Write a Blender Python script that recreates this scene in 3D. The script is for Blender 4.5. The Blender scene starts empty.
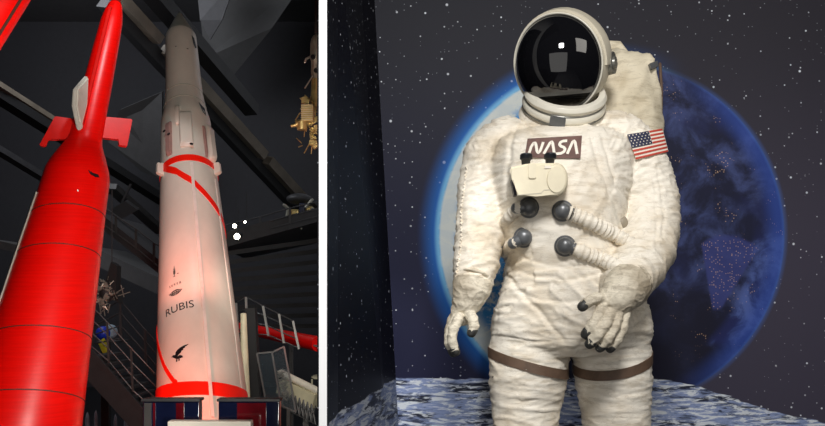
import bpy, bmesh, math, random
from mathutils import Vector, Matrix, noise
from mathutils.bvhtree import BVHTree
random.seed(7)
C = bpy.context.collection
F, CX, HY, EYE = 850.0, 412.5, 300.0, 1.054
PI = math.pi

def P(px, py, Y):
    return Vector(((px-CX)/F*Y, Y, EYE-(py-HY)/F*Y))
def proj(v):
    return (CX+v.x/v.y*F, HY-(v.z-EYE)/v.y*F)
def lin(c):
    return tuple(((x/255)/12.92 if x/255 <= .04045 else ((x/255+.055)/1.055)**2.4) for x in c)+(1,)

# ------------------------------------------------------------------ materials
class NT:
    def __init__(s, name):
        m = bpy.data.materials.new(name); m.use_nodes = True
        s.m = m; s.n = m.node_tree.nodes; s.l = m.node_tree.links
        s.b = s.n['Principled BSDF']
    def new(s, t, **k):
        n = s.n.new(t)
        for a, b in k.items(): setattr(n, a, b)
        return n
    def put(s, sock, v):
        if isinstance(v, E): v = v.s
        if isinstance(v, bpy.types.NodeSocket): s.l.new(v, sock)
        else: sock.default_value = v
    def math(s, op, a, b=0.0, clamp=False):
        n = s.new('ShaderNodeMath', operation=op, use_clamp=clamp)
        s.put(n.inputs[0], a); s.put(n.inputs[1], b)
        return E(s, n.outputs[0])
    def coords(s, kind='Object'):
        t = s.new('ShaderNodeTexCoord'); sp = s.new('ShaderNodeSeparateXYZ')
        s.l.new(t.outputs[kind], sp.inputs[0])
        return t.outputs[kind], [E(s, o) for o in sp.outputs]
    def vec(s, x, y, z=0.0):
        n = s.new('ShaderNodeCombineXYZ')
        for i, v in enumerate((x, y, z)): s.put(n.inputs[i], v)
        return n.outputs[0]
    def noise(s, vec, scale, detail=4, rough=.5, dist=0.0):
        n = s.new('ShaderNodeTexNoise'); s.l.new(vec, n.inputs['Vector'])
        n.inputs['Scale'].default_value = scale; n.inputs['Detail'].default_value = detail
        n.inputs['Roughness'].default_value = rough; n.inputs['Distortion'].default_value = dist
        return E(s, n.outputs[0])
    def voro(s, vec, scale):
        n = s.new('ShaderNodeTexVoronoi', voronoi_dimensions='2D')
        s.l.new(vec, n.inputs['Vector']); n.inputs['Scale'].default_value = scale
        sp = s.new('ShaderNodeSeparateColor'); s.l.new(n.outputs['Color'], sp.inputs[0])
        return E(s, n.outputs['Distance']), [E(s, o) for o in sp.outputs]
    def mix(s, f, a, b):
        n = s.new('ShaderNodeMix', data_type='RGBA')
        s.put(n.inputs[0], f); s.put(n.inputs[6], a); s.put(n.inputs[7], b)
        return n.outputs[2]
    def ss(s, v, lo, hi):
        n = s.new('ShaderNodeMapRange', interpolation_type='SMOOTHSTEP')
        s.put(n.inputs[0], v); n.inputs[1].default_value = lo; n.inputs[2].default_value = hi
        if lo > hi:
            n.inputs[1].default_value = hi; n.inputs[2].default_value = lo
            n.inputs[3].default_value = 1; n.inputs[4].default_value = 0
        return E(s, n.outputs[0])
    def bump(s, h, strength=.3, dist=.01):
        n = s.new('ShaderNodeBump'); s.put(n.inputs['Height'], h)
        n.inputs['Strength'].default_value = strength; n.inputs['Distance'].default_value = dist
        s.l.new(n.outputs[0], s.b.inputs['Normal'])
class E:
    def __init__(e, t, s): e.t = t; e.s = s
    def __add__(e, o): return e.t.math('ADD', e, o)
    __radd__ = __add__
    def __sub__(e, o): return e.t.math('SUBTRACT', e, o)
    def __rsub__(e, o): return e.t.math('SUBTRACT', o, e)
    def __mul__(e, o): return e.t.math('MULTIPLY', e, o)
    __rmul__ = __mul__
    def __truediv__(e, o): return e.t.math('DIVIDE', e, o)
    def sqrt(e): return e.t.math('SQRT', e)
    def mx(e, o): return e.t.math('MAXIMUM', e, o)
    def mn(e, o): return e.t.math('MINIMUM', e, o)
    def gt(e, o): return e.t.math('GREATER_THAN', e, o)

def mat(name, col, rough=.5, metal=0.0, var=.15, vscale=8, bump=0.0, bscale=40, emit=0, stretch=None, spec=.5):
    t = NT(name); co, xyz = t.coords()
    v = co
    if stretch:
        v = t.vec(xyz[0]*stretch[0], xyz[1]*stretch[1], xyz[2]*stretch[2])
    c = lin(col)
    if var:
        n = t.ss(t.noise(v, vscale, 5, .6), .3, .7)
        d = tuple(x*(1-var) for x in c[:3])+(1,)
        t.put(t.b.inputs['Base Color'], t.mix(n, d, c))
    else: t.b.inputs['Base Color'].default_value = c
    t.b.inputs['Roughness'].default_value = rough; t.b.inputs['Metallic'].default_value = metal
    t.b.inputs['Specular IOR Level'].default_value = spec
    if bump: t.bump(t.noise(v, bscale, 4, .6), bump, .004)
    if emit:
        t.b.inputs['Emission Color'].default_value = c; t.b.inputs['Emission Strength'].default_value = emit
    return t.m

M = {}
M['hallwall'] = mat('dark hall wall', (44, 44, 48), .8)
M['black'] = mat('black paint', (12, 12, 14), .6)
M['dark'] = mat('dark grey metal', (48, 48, 50), .55, var=.25)
M['mid'] = mat('grey steel', (68, 67, 66), .45, var=.3)
M['beam'] = mat('dusty steel beam', (98, 90, 78), .6, var=.35, vscale=3)
M['ceil'] = mat('dark ceiling', (80, 80, 82), .85)
M['panel'] = mat('ceiling panel grey', (66, 66, 66), .8)
M['white'] = mat('white paint', (242, 242, 242), .7, var=.0)
M['rail'] = mat('pale steel rail', (190, 190, 185), .35, .6)
M['thinrail'] = mat('grey steel handrail', (92, 92, 92), .4, .5)
M['rwhite'] = mat('satin white rocket paint', (222, 216, 202), .33, var=.12, vscale=3, stretch=(1, 1, .4), bump=.05, bscale=5)
M['recess_shade'] = mat('rosy grey painted recess shade', (168, 132, 124), .5)  # shade of the skirt recesses put into the colour
M['rgrey'] = mat('grey green nose paint', (176, 176, 160), .45, var=.2, vscale=5)
M['rseam'] = mat('white cable duct', (235, 225, 215), .3)
M['stripe'] = mat('scarlet stripe paint', (252, 30, 12), .35, var=.0, spec=.3)
M['red'] = mat('glossy red rocket paint', (242, 8, 2), .36, var=.12, vscale=5, stretch=(.6, .6, 14), bump=.16, bscale=9, spec=.35)
M['redfin'] = mat('red fin paint', (225, 22, 14), .4)
M['ink'] = mat('black marking', (18, 16, 22), .5, var=0)
M['brown'] = mat('brown marking', (70, 38, 28), .6)
M['gold'] = mat('gold foil', (212, 192, 130), .32, .7, var=.35, vscale=14, bump=.6, bscale=30)
M['alu'] = mat('dull aluminium', (170, 168, 155), .4, .6, var=.3, vscale=12)
M['cream'] = mat('cream paint', (206, 200, 170), .5, var=.15)
M['navyglass'] = mat('dark blue glossy panel', (16, 22, 48), .08, var=.3, vscale=4, spec=.8)
M['redreflect'] = mat('dark red painted reflection', (96, 12, 22), .1, var=.4, vscale=6, spec=.8)  # reddish reflections put into the colour
M['blue'] = mat('blue globe paint', (30, 60, 200), .4)
M['yellow'] = mat('yellow paint', (190, 190, 40), .5)
M['lamp'] = mat('lamp lens', (255, 246, 225), .4, var=0, emit=14)
M['case'] = mat('pale exhibit', (150, 155, 165), .5, var=.4, vscale=12)
g = NT('clear plexiglass'); g.b.inputs['Base Color'].default_value = (.2, .27, .32, 1); g.b.inputs['Roughness'].default_value = .08
g.b.inputs['Transmission Weight'].default_value = .8; g.b.inputs['IOR'].default_value = 1.1; g.b.inputs['Alpha'].default_value = .35
M['plexi'] = g.m

def suit_mat(name, base, dirt, amt=1.0, fine=0.0):
    t = NT(name); co, xyz = t.coords()
    a = t.noise(co, 5, 6, .6)
    b = t.noise(t.vec(xyz[0]*14, xyz[1]*14, xyz[2]*60), 1, 6, .65)
    m1 = t.ss(a, .42, .75)*.75*amt
    c1 = t.mix(m1, lin(base), lin(dirt))
    m2 = t.ss(b, .50, .66)*.42*amt
    c2 = t.mix(m2, c1, lin(tuple(x*.86 for x in dirt)))
    n3 = t.noise(t.vec(xyz[0]*9+2, xyz[1]*9, xyz[2]*34), 1, 7, .6, 1.2)
    m3 = t.ss(n3, .485, .50)*t.ss(n3, .52, .505)*.26*amt
    c2 = t.mix(m3, c2, lin(tuple(x*.72 for x in dirt)))
    t.put(t.b.inputs['Base Color'], c2)
    t.b.inputs['Roughness'].default_value = .62
    h = t.noise(t.vec(xyz[0]*10, xyz[1]*10, xyz[2]*45), 1, 5, .6)+t.noise(co, 160, 3, .6)*(.12+fine)
    t.bump(h, .35, .006)
    return t.m
M['suit'] = suit_mat('off white suit fabric', (240, 233, 219), (212, 193, 162))
M['glove'] = suit_mat('mottled glove fabric', (222, 213, 193), (160, 146, 124), 1.3, .5)
M['pack'] = suit_mat('beige pack fabric', (218, 208, 184), (182, 164, 130))
M['shell'] = mat('helmet shell ivory', (208, 200, 180), .42, var=.15, vscale=7)
M['ringm'] = mat('neck ring ivory', (226, 221, 206), .35, var=.1)
M['ringgrey'] = mat('neck ring grey metal', (120, 119, 112), .3, .4)
M['boxm'] = mat('chest box cream', (234, 224, 196), .5, var=.1, vscale=14, bump=.1, bscale=60)
M['conn'] = mat('dark grey connector metal', (104, 106, 108), .34, .25, var=.3, vscale=30)
M['tip'] = mat('dark rubber fingertip', (62, 62, 60), .5, var=.5, vscale=90, bump=.3, bscale=120)
M['knob'] = mat('black knob', (30, 33, 38), .4)
M['patch'] = mat('worn maroon patch', (112, 82, 74), .7, var=.3, vscale=40)
M['letter'] = mat('white letter', (238, 230, 216), .6, var=0)
M['strap'] = mat('brown webbing strap', (104, 82, 66), .6, var=.3, vscale=30)
M['flagblue'] = mat('flag navy', (42, 46, 74), .7, var=.1)
M['flagred'] = mat('flag red', (204, 74, 58), .7, var=.1)
t = NT('black gold mirror visor'); t.b.inputs['Base Color'].default_value = (.004, .004, .005, 1); t.b.inputs['Roughness'].default_value = .035
t.b.inputs['Specular IOR Level'].default_value = .6; t.b.inputs['Coat Weight'].default_value = .5; t.b.inputs['Coat Roughness'].default_value = .02
M['visor'] = t.m

# ------------------------------------------------------------------ mesh helpers
def tag(o, label=None, cat=None, group=None, kind=None):
    if label: o['label'] = label
    if cat: o['category'] = cat
    if group: o['group'] = group
    if kind: o['kind'] = kind
    return o
def thing(name, label, cat, loc, group=None):
    o = bpy.data.objects.new(name, None); C.objects.link(o); o.location = loc; o.empty_display_size = .1
    bpy.context.view_layer.update()
    return tag(o, label, cat, group)
def obj(name, bm, m, parent=None, smooth=True):
    me = bpy.data.meshes.new(name); bmesh.ops.recalc_face_normals(bm, faces=bm.faces); bm.to_mesh(me); bm.free()
    o = bpy.data.objects.new(name, me); C.objects.link(o)
    for mm in (m if isinstance(m, list) else [m]): me.materials.append(mm)
    if smooth:
        for p in me.polygons: p.use_smooth = True
        try: me.set_sharp_from_angle(angle=.7)
        except Exception: pass
    if parent:
        o.parent = parent
        mw = Matrix.Identity(4); q = parent
        while q: mw = Matrix.Translation(q.location) @ mw; q = q.parent
        me.transform(mw.inverted())
    return o
def one(o, *a, **k):
    """give a one-mesh thing an origin at its base"""
    me = o.data; xs = [v.co for v in me.vertices]
    c = Vector((sum(v.x for v in xs)/len(xs), sum(v.y for v in xs)/len(xs), min(v.z for v in xs)))
    me.transform(Matrix.Translation(-c)); o.location = c
    return tag(o, *a, **k)
def frame(d):
    d = d.normalized(); u = Vector((0, 0, 1)) if abs(d.z) < .9 else Vector((0, -1, 0))
    x = d.cross(u).normalized(); y = x.cross(d).normalized()
    return x, y, d
def loft(bm, rings, cap=True, close=True):
    R = [[bm.verts.new(p) for p in r] for r in rings]
    n = len(R[0])
    for a, b in zip(R, R[1:]):
        for i in range(n if close else n-1):
            j = (i+1) % n; bm.faces.new((a[i], a[j], b[j], b[i]))
    if cap:
        bm.faces.new(R[0][::-1]); bm.faces.new(R[-1])
    return R
def tube(bm, pts, rad, seg=16, flat=1.0, ax=None, caps=True):
    """round ended tube along points; flat scales the second axis"""
    pts = [Vector(p) for p in pts]
    if not isinstance(rad, (list, tuple)): rad = [rad]*len(pts)
    rings = []; prev = None
    dirs = []
    for i in range(len(pts)):
        a = pts[max(i-1, 0)]; b = pts[min(i+1, len(pts)-1)]; dirs.append((b-a).normalized())
    x, y, d = frame(dirs[0])
    if ax is not None:
        y = (ax-ax.dot(dirs[0])*dirs[0]).normalized(); x = dirs[0].cross(y)
    def ring(c, r, x, y): return [c+x*math.cos(2*PI*k/seg)*r+y*math.sin(2*PI*k/seg)*r*flat for k in range(seg)]
    if caps:
        for k in (0.1, .45, .8):
            rings.append(ring(pts[0]-dirs[0]*rad[0]*flat*math.cos(k*PI/2), rad[0]*math.sin(k*PI/2), x, y))
    for i, p in enumerate(pts):
        d = dirs[i]; x = (x-x.dot(d)*d).normalized(); y = d.cross(x)
        if y.dot(y) == 0: y = Vector((0, 0, 1))
        rings.append(ring(p, rad[i], x, y))
    if caps:
        for k in (.8, .45, .1):
            rings.append(ring(pts[-1]+dirs[-1]*rad[-1]*flat*math.cos(k*PI/2), rad[-1]*math.sin(k*PI/2), x, y))
    loft(bm, rings)
def box(bm, c, s, rot=None, bev=0):
    r = bmesh.ops.create_cube(bm, size=1)
    M4 = Matrix.Translation(Vector(c)) @ (rot.to_4x4() if rot else Matrix.Identity(4)) @ Matrix.Diagonal((*s, 1))
    bmesh.ops.transform(bm, matrix=M4, verts=r['verts'])
    if bev:
        es = list({e for v in r['verts'] for e in v.link_edges})
        bmesh.ops.bevel(bm, geom=es, offset=bev, segments=3, affect='EDGES', profile=.6)
def bar(bm, a, b, w, h=None, up=Vector((0, 0, 1))):
    a = Vector(a); b = Vector(b); d = (b-a).normalized(); h = h or w
    x = d.cross(up).normalized(); y = x.cross(d).normalized()
    loft(bm, [[p+x*sx*w/2+y*sy*h/2 for sx, sy in ((-1, -1), (1, -1), (1, 1), (-1, 1))] for p in (a, b)])
def sph(bm, c, r, scl=(1, 1, 1), u=24, v=14, rot=None):
    q = bmesh.ops.create_uvsphere(bm, u_segments=u, v_segments=v, radius=r)
    M4 = Matrix.Translation(Vector(c)) @ (rot.to_4x4() if rot else Matrix.Identity(4)) @ Matrix.Diagonal((*scl, 1))
    bmesh.ops.transform(bm, matrix=M4, verts=q['verts'])
def prism(bm, pts, off):
    """polygon pts extruded by vector off"""
    a = [bm.verts.new(p) for p in pts]; b = [bm.verts.new(Vector(p)+off) for p in pts]; n = len(a)
    bm.faces.new(a); bm.faces.new(b[::-1])
    for i in range(n): bm.faces.new((a[i], b[i], b[(i+1) % n], a[(i+1) % n]))
def cyl(bm, a, b, r1, r2=None, seg=24):
    a = Vector(a); b = Vector(b); r2 = r1 if r2 is None else r2
    x, y, d = frame(b-a)
    loft(bm, [[p+(x*math.cos(2*PI*k/seg)+y*math.sin(2*PI*k/seg))*r for k in range(seg)] for p, r in ((a, r1), (b, r2))])
def B(): return bmesh.new()

def remesh(bm, name, voxel, smooth_it, parent_loc=None):
    me = bpy.data.meshes.new('tmp'); bmesh.ops.recalc_face_normals(bm, faces=bm.faces); bm.to_mesh(me); bm.free()
    o = bpy.data.objects.new('tmp', me); C.objects.link(o)
    m = o.modifiers.new('r', 'REMESH'); m.mode = 'VOXEL'; m.voxel_size = voxel
    s = o.modifiers.new('s', 'SMOOTH'); s.factor = .6; s.iterations = smooth_it
    bpy.context.view_layer.update()
    dg = bpy.context.evaluated_depsgraph_get()
    nm = bpy.data.meshes.new_from_object(o.evaluated_get(dg))
    bpy.data.objects.remove(o); bpy.data.meshes.remove(me)
    nm.name = name
    for p in nm.polygons: p.use_smooth = True
    return nm
def displace(me, fn):
    ns = [v.normal.copy() for v in me.vertices]
    for v, n in zip(me.vertices, ns): v.co += n*fn(v.co, n)
    me.update()

# ------------------------------------------------------------------ camera
cam = bpy.data.cameras.new('camera'); co = bpy.data.objects.new('camera', cam); C.objects.link(co)
co.location = (0, 0, EYE); co.rotation_euler = (PI/2, 0, 0)
cam.sensor_width = 36; cam.lens = F/825*36; cam.shift_y = (HY-213)/825; cam.clip_end = 100; cam.clip_start = .02
bpy.context.scene.camera = co
vs = bpy.context.scene.view_settings
vs.view_transform = 'Standard'; vs.look = 'None'; vs.gamma = 1; vs.use_curve_mapping = False; vs.exposure = 0

# ------------------------------------------------------------------ the setting
def struct(name, bm, m, parent=None, smooth=False):
    o = obj(name, bm, m, parent, smooth)
    if not parent: o['kind'] = 'structure'
    return o
YB = 3.5                                        # booth back wall
# added partition between hall and booth, standing in for a plain white dividing strip
bm = B(); YN = 2.3; YE = 17.0
n0 = P(318.9, HY, YN); n1 = P(326.9, HY, YN)
d = ((n0+n1)/2-Vector((0, 0, EYE))).normalized(); w = n1.x-n0.x
def slab(bm, a, b, z0, z1, th_vec):
    prism(bm, [Vector((a.x, a.y, z0)), Vector((b.x, b.y, z0)), Vector((b.x, b.y, z1)), Vector((a.x, a.y, z1))], th_vec)
e0 = n0+d*(YE-YN)
slab(bm, n0, e0, -1.0, 7.0, Vector((w, 0, 0)))
struct('wall_divider_added', bm, M['white'])
# hall shell
bm = B(); prism(bm, [(-12, -1, -1), (-.3, -1, -1), (-.3, 2.2, -1), (-2.1, 20, -1), (-12, 20, -1)], Vector((0, 0, -.1))); struct('floor', bm, mat('dark hall floor', (30, 30, 34), .35))
bm = B(); prism(bm, [(-12, 20, -1), (-1.9, 20, -1), (-1.9, 20, 8), (-12, 20, 8)], Vector((0, .1, 0))); struct('wall_back', bm, M['hallwall'])
bm = B(); prism(bm, [(-12, -1, -1), (-12, 20, -1), (-12, 20, 8), (-12, -1, 8)], Vector((-.1, 0, 0))); struct('wall_left', bm, M['hallwall'])
bm = B(); prism(bm, [(-12, -1, 7.6), (-.3, -1, 7.6), (-.3, 2.2, 7.6), (-2.1, 20, 7.6), (-12, 20, 7.6)], Vector((0, 0, .1))); struct('ceiling', bm, M['ceil'])

# printed murals --------------------------------------------------------------
def sky_layers(t, u, v, base, dens=1.0):
    """u,v in metres on the print; returns colour socket"""
    c = base
    for sc, thr, rad, off, br in ((16, .80, .062, 0, 1.0), (30, .92, .085, 3.7, 1.0), (4.2, .72, .026, 9.1, 1.0), (60, .93, .12, 5.5, .4)):
        dist, rgb = t.voro(t.vec(u+off, v+off*.6), sc)
        on = rgb[0].gt(thr)*t.ss(dist-rgb[1]*rad*.55, rad*.9, rad*.25)*br*(rgb[2]*.5+.5)
        c = t.mix(on, c, lin((235, 240, 250)))
    return c
def moon_layers(t, u, v, c, hz, dark=1.0):
    n = t.noise(t.vec(u*3, v*14), 2.2, 3, .5)
    edge = hz+(n-.5)*.035
    dep = edge-v
    m = t.ss(dep, 0, .004)
    a = t.noise(t.vec(u*3, v*18), 1.4, 6, .62, .5)
    b = t.noise(t.vec(u*8, v*44+7), 1.6, 7, .68, .6)
    s1 = t.mix(t.ss(a, .40, .54), lin((42, 47, 66)), lin(tuple(x*dark for x in (150, 166, 208))))
    s2 = t.mix(t.ss(b, .49, .57), s1, lin(tuple(min(255, x*dark) for x in (232, 238, 246))))
    s3 = t.mix(t.ss(b, .42, .33), s2, lin((22, 24, 34)))
    return t.mix(m, c, s3)
t = NT('printed space mural with earth'); co_, xyz = t.coords()
X, _, Z = xyz
k = YB/F
px = X/k+CX; py = (Z-EYE)/(-k)+HY       # print laid out in its own millimetre grid on the wall
g1 = t.ss(px, 380, 800); g2 = t.ss(py, 0, 300)
base = t.mix(g1, t.mix(g2, lin((31, 32, 42)), lin((27, 30, 62))), t.mix(g2, lin((46, 44, 53)), lin((72, 68, 84))))
c = sky_layers(t, X, Z, base)
dx = (px-611)/173; dy = (py-235)/173
r = (dx*dx+dy*dy).sqrt()
left = t.ss(dx+dy*.25, .25, -.75)
low = t.ss(dy, .98, .35)
# blue halo outside the sunlit limb
halo = t.ss(r, 1.13, .99)*left
c = t.mix(halo*.95, c, lin((30, 112, 205)))
nz = t.noise(t.vec(X*1.0, Z*1.0), 7, 7, .62, .4)
nz2 = t.noise(t.vec(X*1.0+3, Z*1.0), 3.2, 5, .6, .2)
night = t.mix(t.ss(nz, .42, .72), lin((30, 33, 60)), lin((78, 91, 145)))
night = t.mix(t.ss(nz2, .5, .7), night, lin((36, 42, 84)))
shadow = t.ss(dy-dx*.1, .1, .45)*t.ss(dx, .72, .55)     # the unlit ocean of the print
night = t.mix(shadow*.9, night, lin((28, 28, 46)))
# peninsula with city lights
pa = (py-262)*1.0; 
pen = t.ss(px-(703+pa*.17), 0, 3)*t.ss((752-pa*.62)-px, 0, 4)*t.ss(py+(px-730)*.12-(px-722)*(px-722)*.012+8*nz, 236, 242)*t.ss(py, 312, 306)
strip_ = t.ss(r, .80, .86)*t.ss(dy, -.1, .1)*t.ss(dy, .66, .6)*t.ss(dx, .5, .6)
night = t.mix(pen*.75, night, lin((66, 74, 140)))
night = t.mix(strip_*.6, night, t.mix(t.ss(nz, .4, .6), lin((44, 52, 112)), lin((96, 120, 196))))
cd, crgb = t.voro(t.vec(X, Z), 120)
cn = t.noise(t.vec(X+1, Z), 9, 4, .7)
city = t.ss(cd, .32, .1)*crgb[0].gt(.74)*(t.ss(cn, .55, .64)*.9+pen*.6).mn(1.0)*t.ss(px, 640, 690)*t.ss(dy, .8, .45)
night = t.mix(city, night, lin((240, 200, 160)))
rim = t.ss(r, .86, .98)*t.ss(dx, .3, .8)
night = t.mix(rim*.55, night, lin((58, 92, 190)))
nz3 = t.noise(t.vec(X, Z*1.3), 15, 7, .65, .6)
cr = t.mix(t.ss(nz3, .44, .60), lin((66, 150, 215)), lin((222, 228, 226)))
cr = t.mix(t.ss(r, .86, .93)*t.ss(r, 1.0, .985)*.9, cr, lin((226, 232, 228)))
disk = t.mix(t.ss(dx+dy*.1, -.30, -.58), night, cr)
c = t.mix(t.ss(r, 1.006, .996), c, disk)
limb = t.ss(r, .982, 1.0)*t.ss(r, 1.03, 1.0)
c = t.mix(limb*left*.9, c, lin((130, 200, 245)))
c = t.mix(limb*t.ss(dx, .2, .8)*.35, c, lin((80, 120, 200)))
hz = EYE-((378-HY)+t.ss(px, 640, 850)*46)*k
c = moon_layers(t, X, Z, c, hz)
t.put(t.b.inputs['Base Color'], c); t.b.inputs['Roughness'].default_value = .6; t.b.inputs['Specular IOR Level'].default_value = .25
M['mural'] = t.m
t = NT('printed starfield side mural'); co_, xyz = t.coords()
c = sky_layers(t, xyz[1], xyz[2], lin((12, 12, 20)))
c = moon_layers(t, xyz[1]*.8, xyz[2]*.8, c, (EYE-(378-HY)*k+(YB-xyz[1])*-.035)*.8, .8)
t.put(t.b.inputs['Base Color'], c); t.b.inputs['Roughness'].default_value = .55; t.b.inputs['Specular IOR Level'].default_value = .2
M['mural2'] = t.m
# booth back wall (left edge slants), side wall and floor
ct = P(374.5, 0, YB); cb = P(398.5, 426, YB)
def edge(z): return cb.x+(ct.x-cb.x)*(z-cb.z)/(ct.z-cb.z)
zt, zb = 2.75, 0.0
bm = B(); prism(bm, [(edge(zb), YB, zb), (1.95, YB, zb), (1.95, YB, zt), (edge(zt), YB, zt)], Vector((0, .05, 0))); struct('wall_back_mural', bm, M['mural'])
bm = B(); xn = (327.6-CX)/F*2.45
prism(bm, [(xn, 2.45, zb), (edge(zb), YB, zb), (edge(zt), YB, zt), (xn, 2.45, zt)], Vector((-.03, 0, 0))); struct('wall_left_mural', bm, M['mural2'])
bm = B(); prism(bm, [(-.05, -1, 0), (2.2, -1, 0), (2.2, YB, 0), (-.36, YB, 0), (-.25, 2.2, 0), (-.05, -1, 0)][:5], Vector((0, 0, -.1))); struct('floor_booth', bm, mat('grey booth floor', (70, 70, 76), .7))

# ceiling beams of the hall
def beam(i, a, b, w, m, h=.25):
    bm = B(); bar(bm, a, b, w, h, up=Vector((0, -1, .3))); return struct('trim_%d' % i, bm, m)
def on(a, b, f): return a+(b-a)*f
A0, A1 = P(112, -10, 12.5), P(316, 214, 17.5)
beam(1, A0, on(A0, A1, .17), .15, M['beam']); beam(2, on(A0, A1, .205), on(A0, A1, .665), .17, M['beam']); beam(3, on(A0, A1, .69), A1, .17, M['beam'])
off = Vector((-.16, .15, -.12))
beam(4, A0+off, A1+off, .2, M['black'])
beam(5, P(146, -14, 12.2), P(252, 110, 15.5), .22, M['black'])
beam(6, P(-10, 84, 13), P(60, 128, 14.5), .10, M['beam']); beam(7, P(-10, 91, 13.1), P(175, 208, 17), .14, M['black'])
beam(8, P(-5, 148, 15), P(90, 206, 17), .1, M['dark'])
beam(9, P(110, 186, 15), P(162, 232, 17), .1, M['mid'])
bm = B(); prism(bm, [P(196, -20, 17), P(305, -20, 17), P(272, 28, 17.2), P(228, 82, 18), P(205, 58, 17.5)], Vector((0, .1, .05))); struct('trim_10', bm, M['panel'])
bm = B(); prism(bm, [P(120, 110, 17), P(162, 92, 17), P(162, 180, 18), P(142, 172, 18), P(108, 142, 17.6)], Vector((0, .1, .05))); struct('trim_11', bm, M['panel'])
bm = B(); prism(bm, [P(196, -20, 15.9), P(236, -20, 15.9), P(222, 20, 16.1), P(210, 40, 16.3), P(200, 20, 16)], Vector((0, .1, .05))); struct('trim_12', bm, M['ceil'])
# galleries
bm = B(); a, b = P(222, 248, 12.5), P(335, 217, 13.2)
prism(bm, [a, b, b+Vector((.3, 3.2, 0)), a+Vector((-.3, 3.2, 0))], Vector((0, 0, .22))); struct('floor_gallery_right', bm, M['dark'])
bm = B()
for i in range(9):
    a2 = P(222, 254+i*9, 13.2+i*.12); b2 = P(335, 238+i*11, 13.9+i*.12)
    bar(bm, a2, b2, .05, .07)
struct('trim_13', bm, M['dark'])
bm = B(); a, b = P(98, 226, 12), P(172, 284, 12)
prism(bm, [a, b, b+Vector((0, 2, .0)), a+Vector((0, 2, 0))], Vector((0, 0, .2))); struct('floor_gallery_left', bm, M['dark'])
bm = B(); a, b = P(88, 262, 15), P(170, 300, 15)
prism(bm, [a, b, b+Vector((0, 2, 0)), a+Vector((0, 2, 0))], Vector((0, 0, .3))); struct('trim_14', bm, M['panel'])
bm = B(); a, b = P(-12, 246, 13), P(40, 258, 13)
prism(bm, [a, b, b+Vector((0, 2, 0)), a+Vector((0, 2, 0))], Vector((0, 0, .12))); struct('trim_15', bm, M['mid'])

# ------------------------------------------------------------------ rockets
class Rocket:
    """body of revolution about an axis that leans away from the viewer"""
    def __init__(s, p0, p1, Y0, lean):
        s.B = P(p0[0], p0[1], Y0)
        # direction with given lean whose far end projects on p1
        best = None
        lo, hi = -2.0, 2.0
        for _ in range(60):
            mid = (lo+hi)/2; d = Vector((mid, math.sin(lean), math.cos(lean))).normalized()
            # find t where y pixel = p1.y
            a, b = 0.0, 60.0
            for _ in range(50):
                m_ = (a+b)/2
                if proj(s.B+d*m_)[1] > p1[1]: a = m_
                else: b = m_
            if proj(s.B+d*a)[0] < p1[0]: lo = mid
            else: hi = mid
        s.d = d
        s.f = (Vector((0, -1, 0))-Vector((0, -1, 0)).dot(d)*d).normalized()   # front
        # turn the front to face the viewer
        vv = (Vector((0, 0, EYE))-s.B); s.f = (vv-vv.dot(d)*d).normalized()
        s.x = d.cross(s.f).normalized()
        if s.x.x < 0: s.x = -s.x
        s.prof = []
    def t(s, py):
        a, b = -8.0, 60.0
        for _ in range(60):
            m_ = (a+b)/2
            if proj(s.B+s.d*m_)[1] > py: a = m_
            else: b = m_
        return a
    def tf(s, py, ang=0.0):
        a, b = -3.0, 12.0
        for _ in range(45):
            m_ = (a+b)/2
            if proj(s.pt(m_, ang))[1] > py: a = m_
            else: b = m_
        return a
    def set(s, rows):
        for py, hw in rows:
            t_ = s.t(py); s.prof.append((t_, hw*(s.B+s.d*t_).y/F))
        s.prof.sort()
    def r(s, t_):
        q = s.prof
        if t_ <= q[0][0]: return q[0][1]
        for (a, ra), (b, rb) in zip(q, q[1:]):
            if t_ <= b: return ra+(rb-ra)*(t_-a)/(b-a)
        return q[-1][1]
    def pt(s, t_, ang, off=0.0):
        r_ = s.r(t_)+off
        return s.B+s.d*t_+(s.f*math.cos(ang)+s.x*math.sin(ang))*r_
    def body(s, bm, t0, t1, n=60, seg=96, cap=True):
        ts = sorted(set([t0+(t1-t0)*i/n for i in range(n+1)]+[q[0] for q in s.prof if t0 < q[0] < t1]))
        loft(bm, [[s.pt(t_, 2*PI*k/seg) for k in range(seg)] for t_ in ts], cap=cap)
    def shell(s, bm, f0, f1, a0, a1, off, n=48, m=2, inner=-.002):
        """strip between two height functions of angle"""
        top = []; 
        rows = []
        for i in range(n+1):
            a = a0+(a1-a0)*i/n
            lo, hi = f0(a), f1(a)
            rows.append([s.pt(lo, a, inner)]+[s.pt(lo+(hi-lo)*j/m, a, off) for j in range(m+1)]+[s.pt(hi, a, inner)])
        full = abs(abs(a1-a0)-2*PI) < 1e-4
        V = [[bm.verts.new(p) for p in r_] for r_ in (rows[:-1] if full else rows)]
        N = len(V)
        for i in range(N if full else N-1):
            q, w_ = V[i], V[(i+1) % N]
            for j in range(len(q)-1): bm.faces.new((q[j], q[j+1], w_[j+1], w_[j]))
        if not full:
            bm.faces.new(V[0]); bm.faces.new(V[-1][::-1])
    def ring(s, bm, t0, t1, off): s.shell(bm, lambda a: t0, lambda a: t1, 0, 2*PI, off, n=72)
    def wrap(s, me, ang, t0, scale, off=.004, rot=0.0):
        """wrap flat mesh (x,y) onto the skin"""
        for v in me.vertices:
            x, y = v.co.x*scale, v.co.y*scale
            x, y = x*math.cos(rot)-y*math.sin(rot), x*math.sin(rot)+y*math.cos(rot)
            t_ = t0+y; a = ang+x/s.r(t_)
            v.co = s.pt(t_, a, off+(v.co.z*scale))
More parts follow.
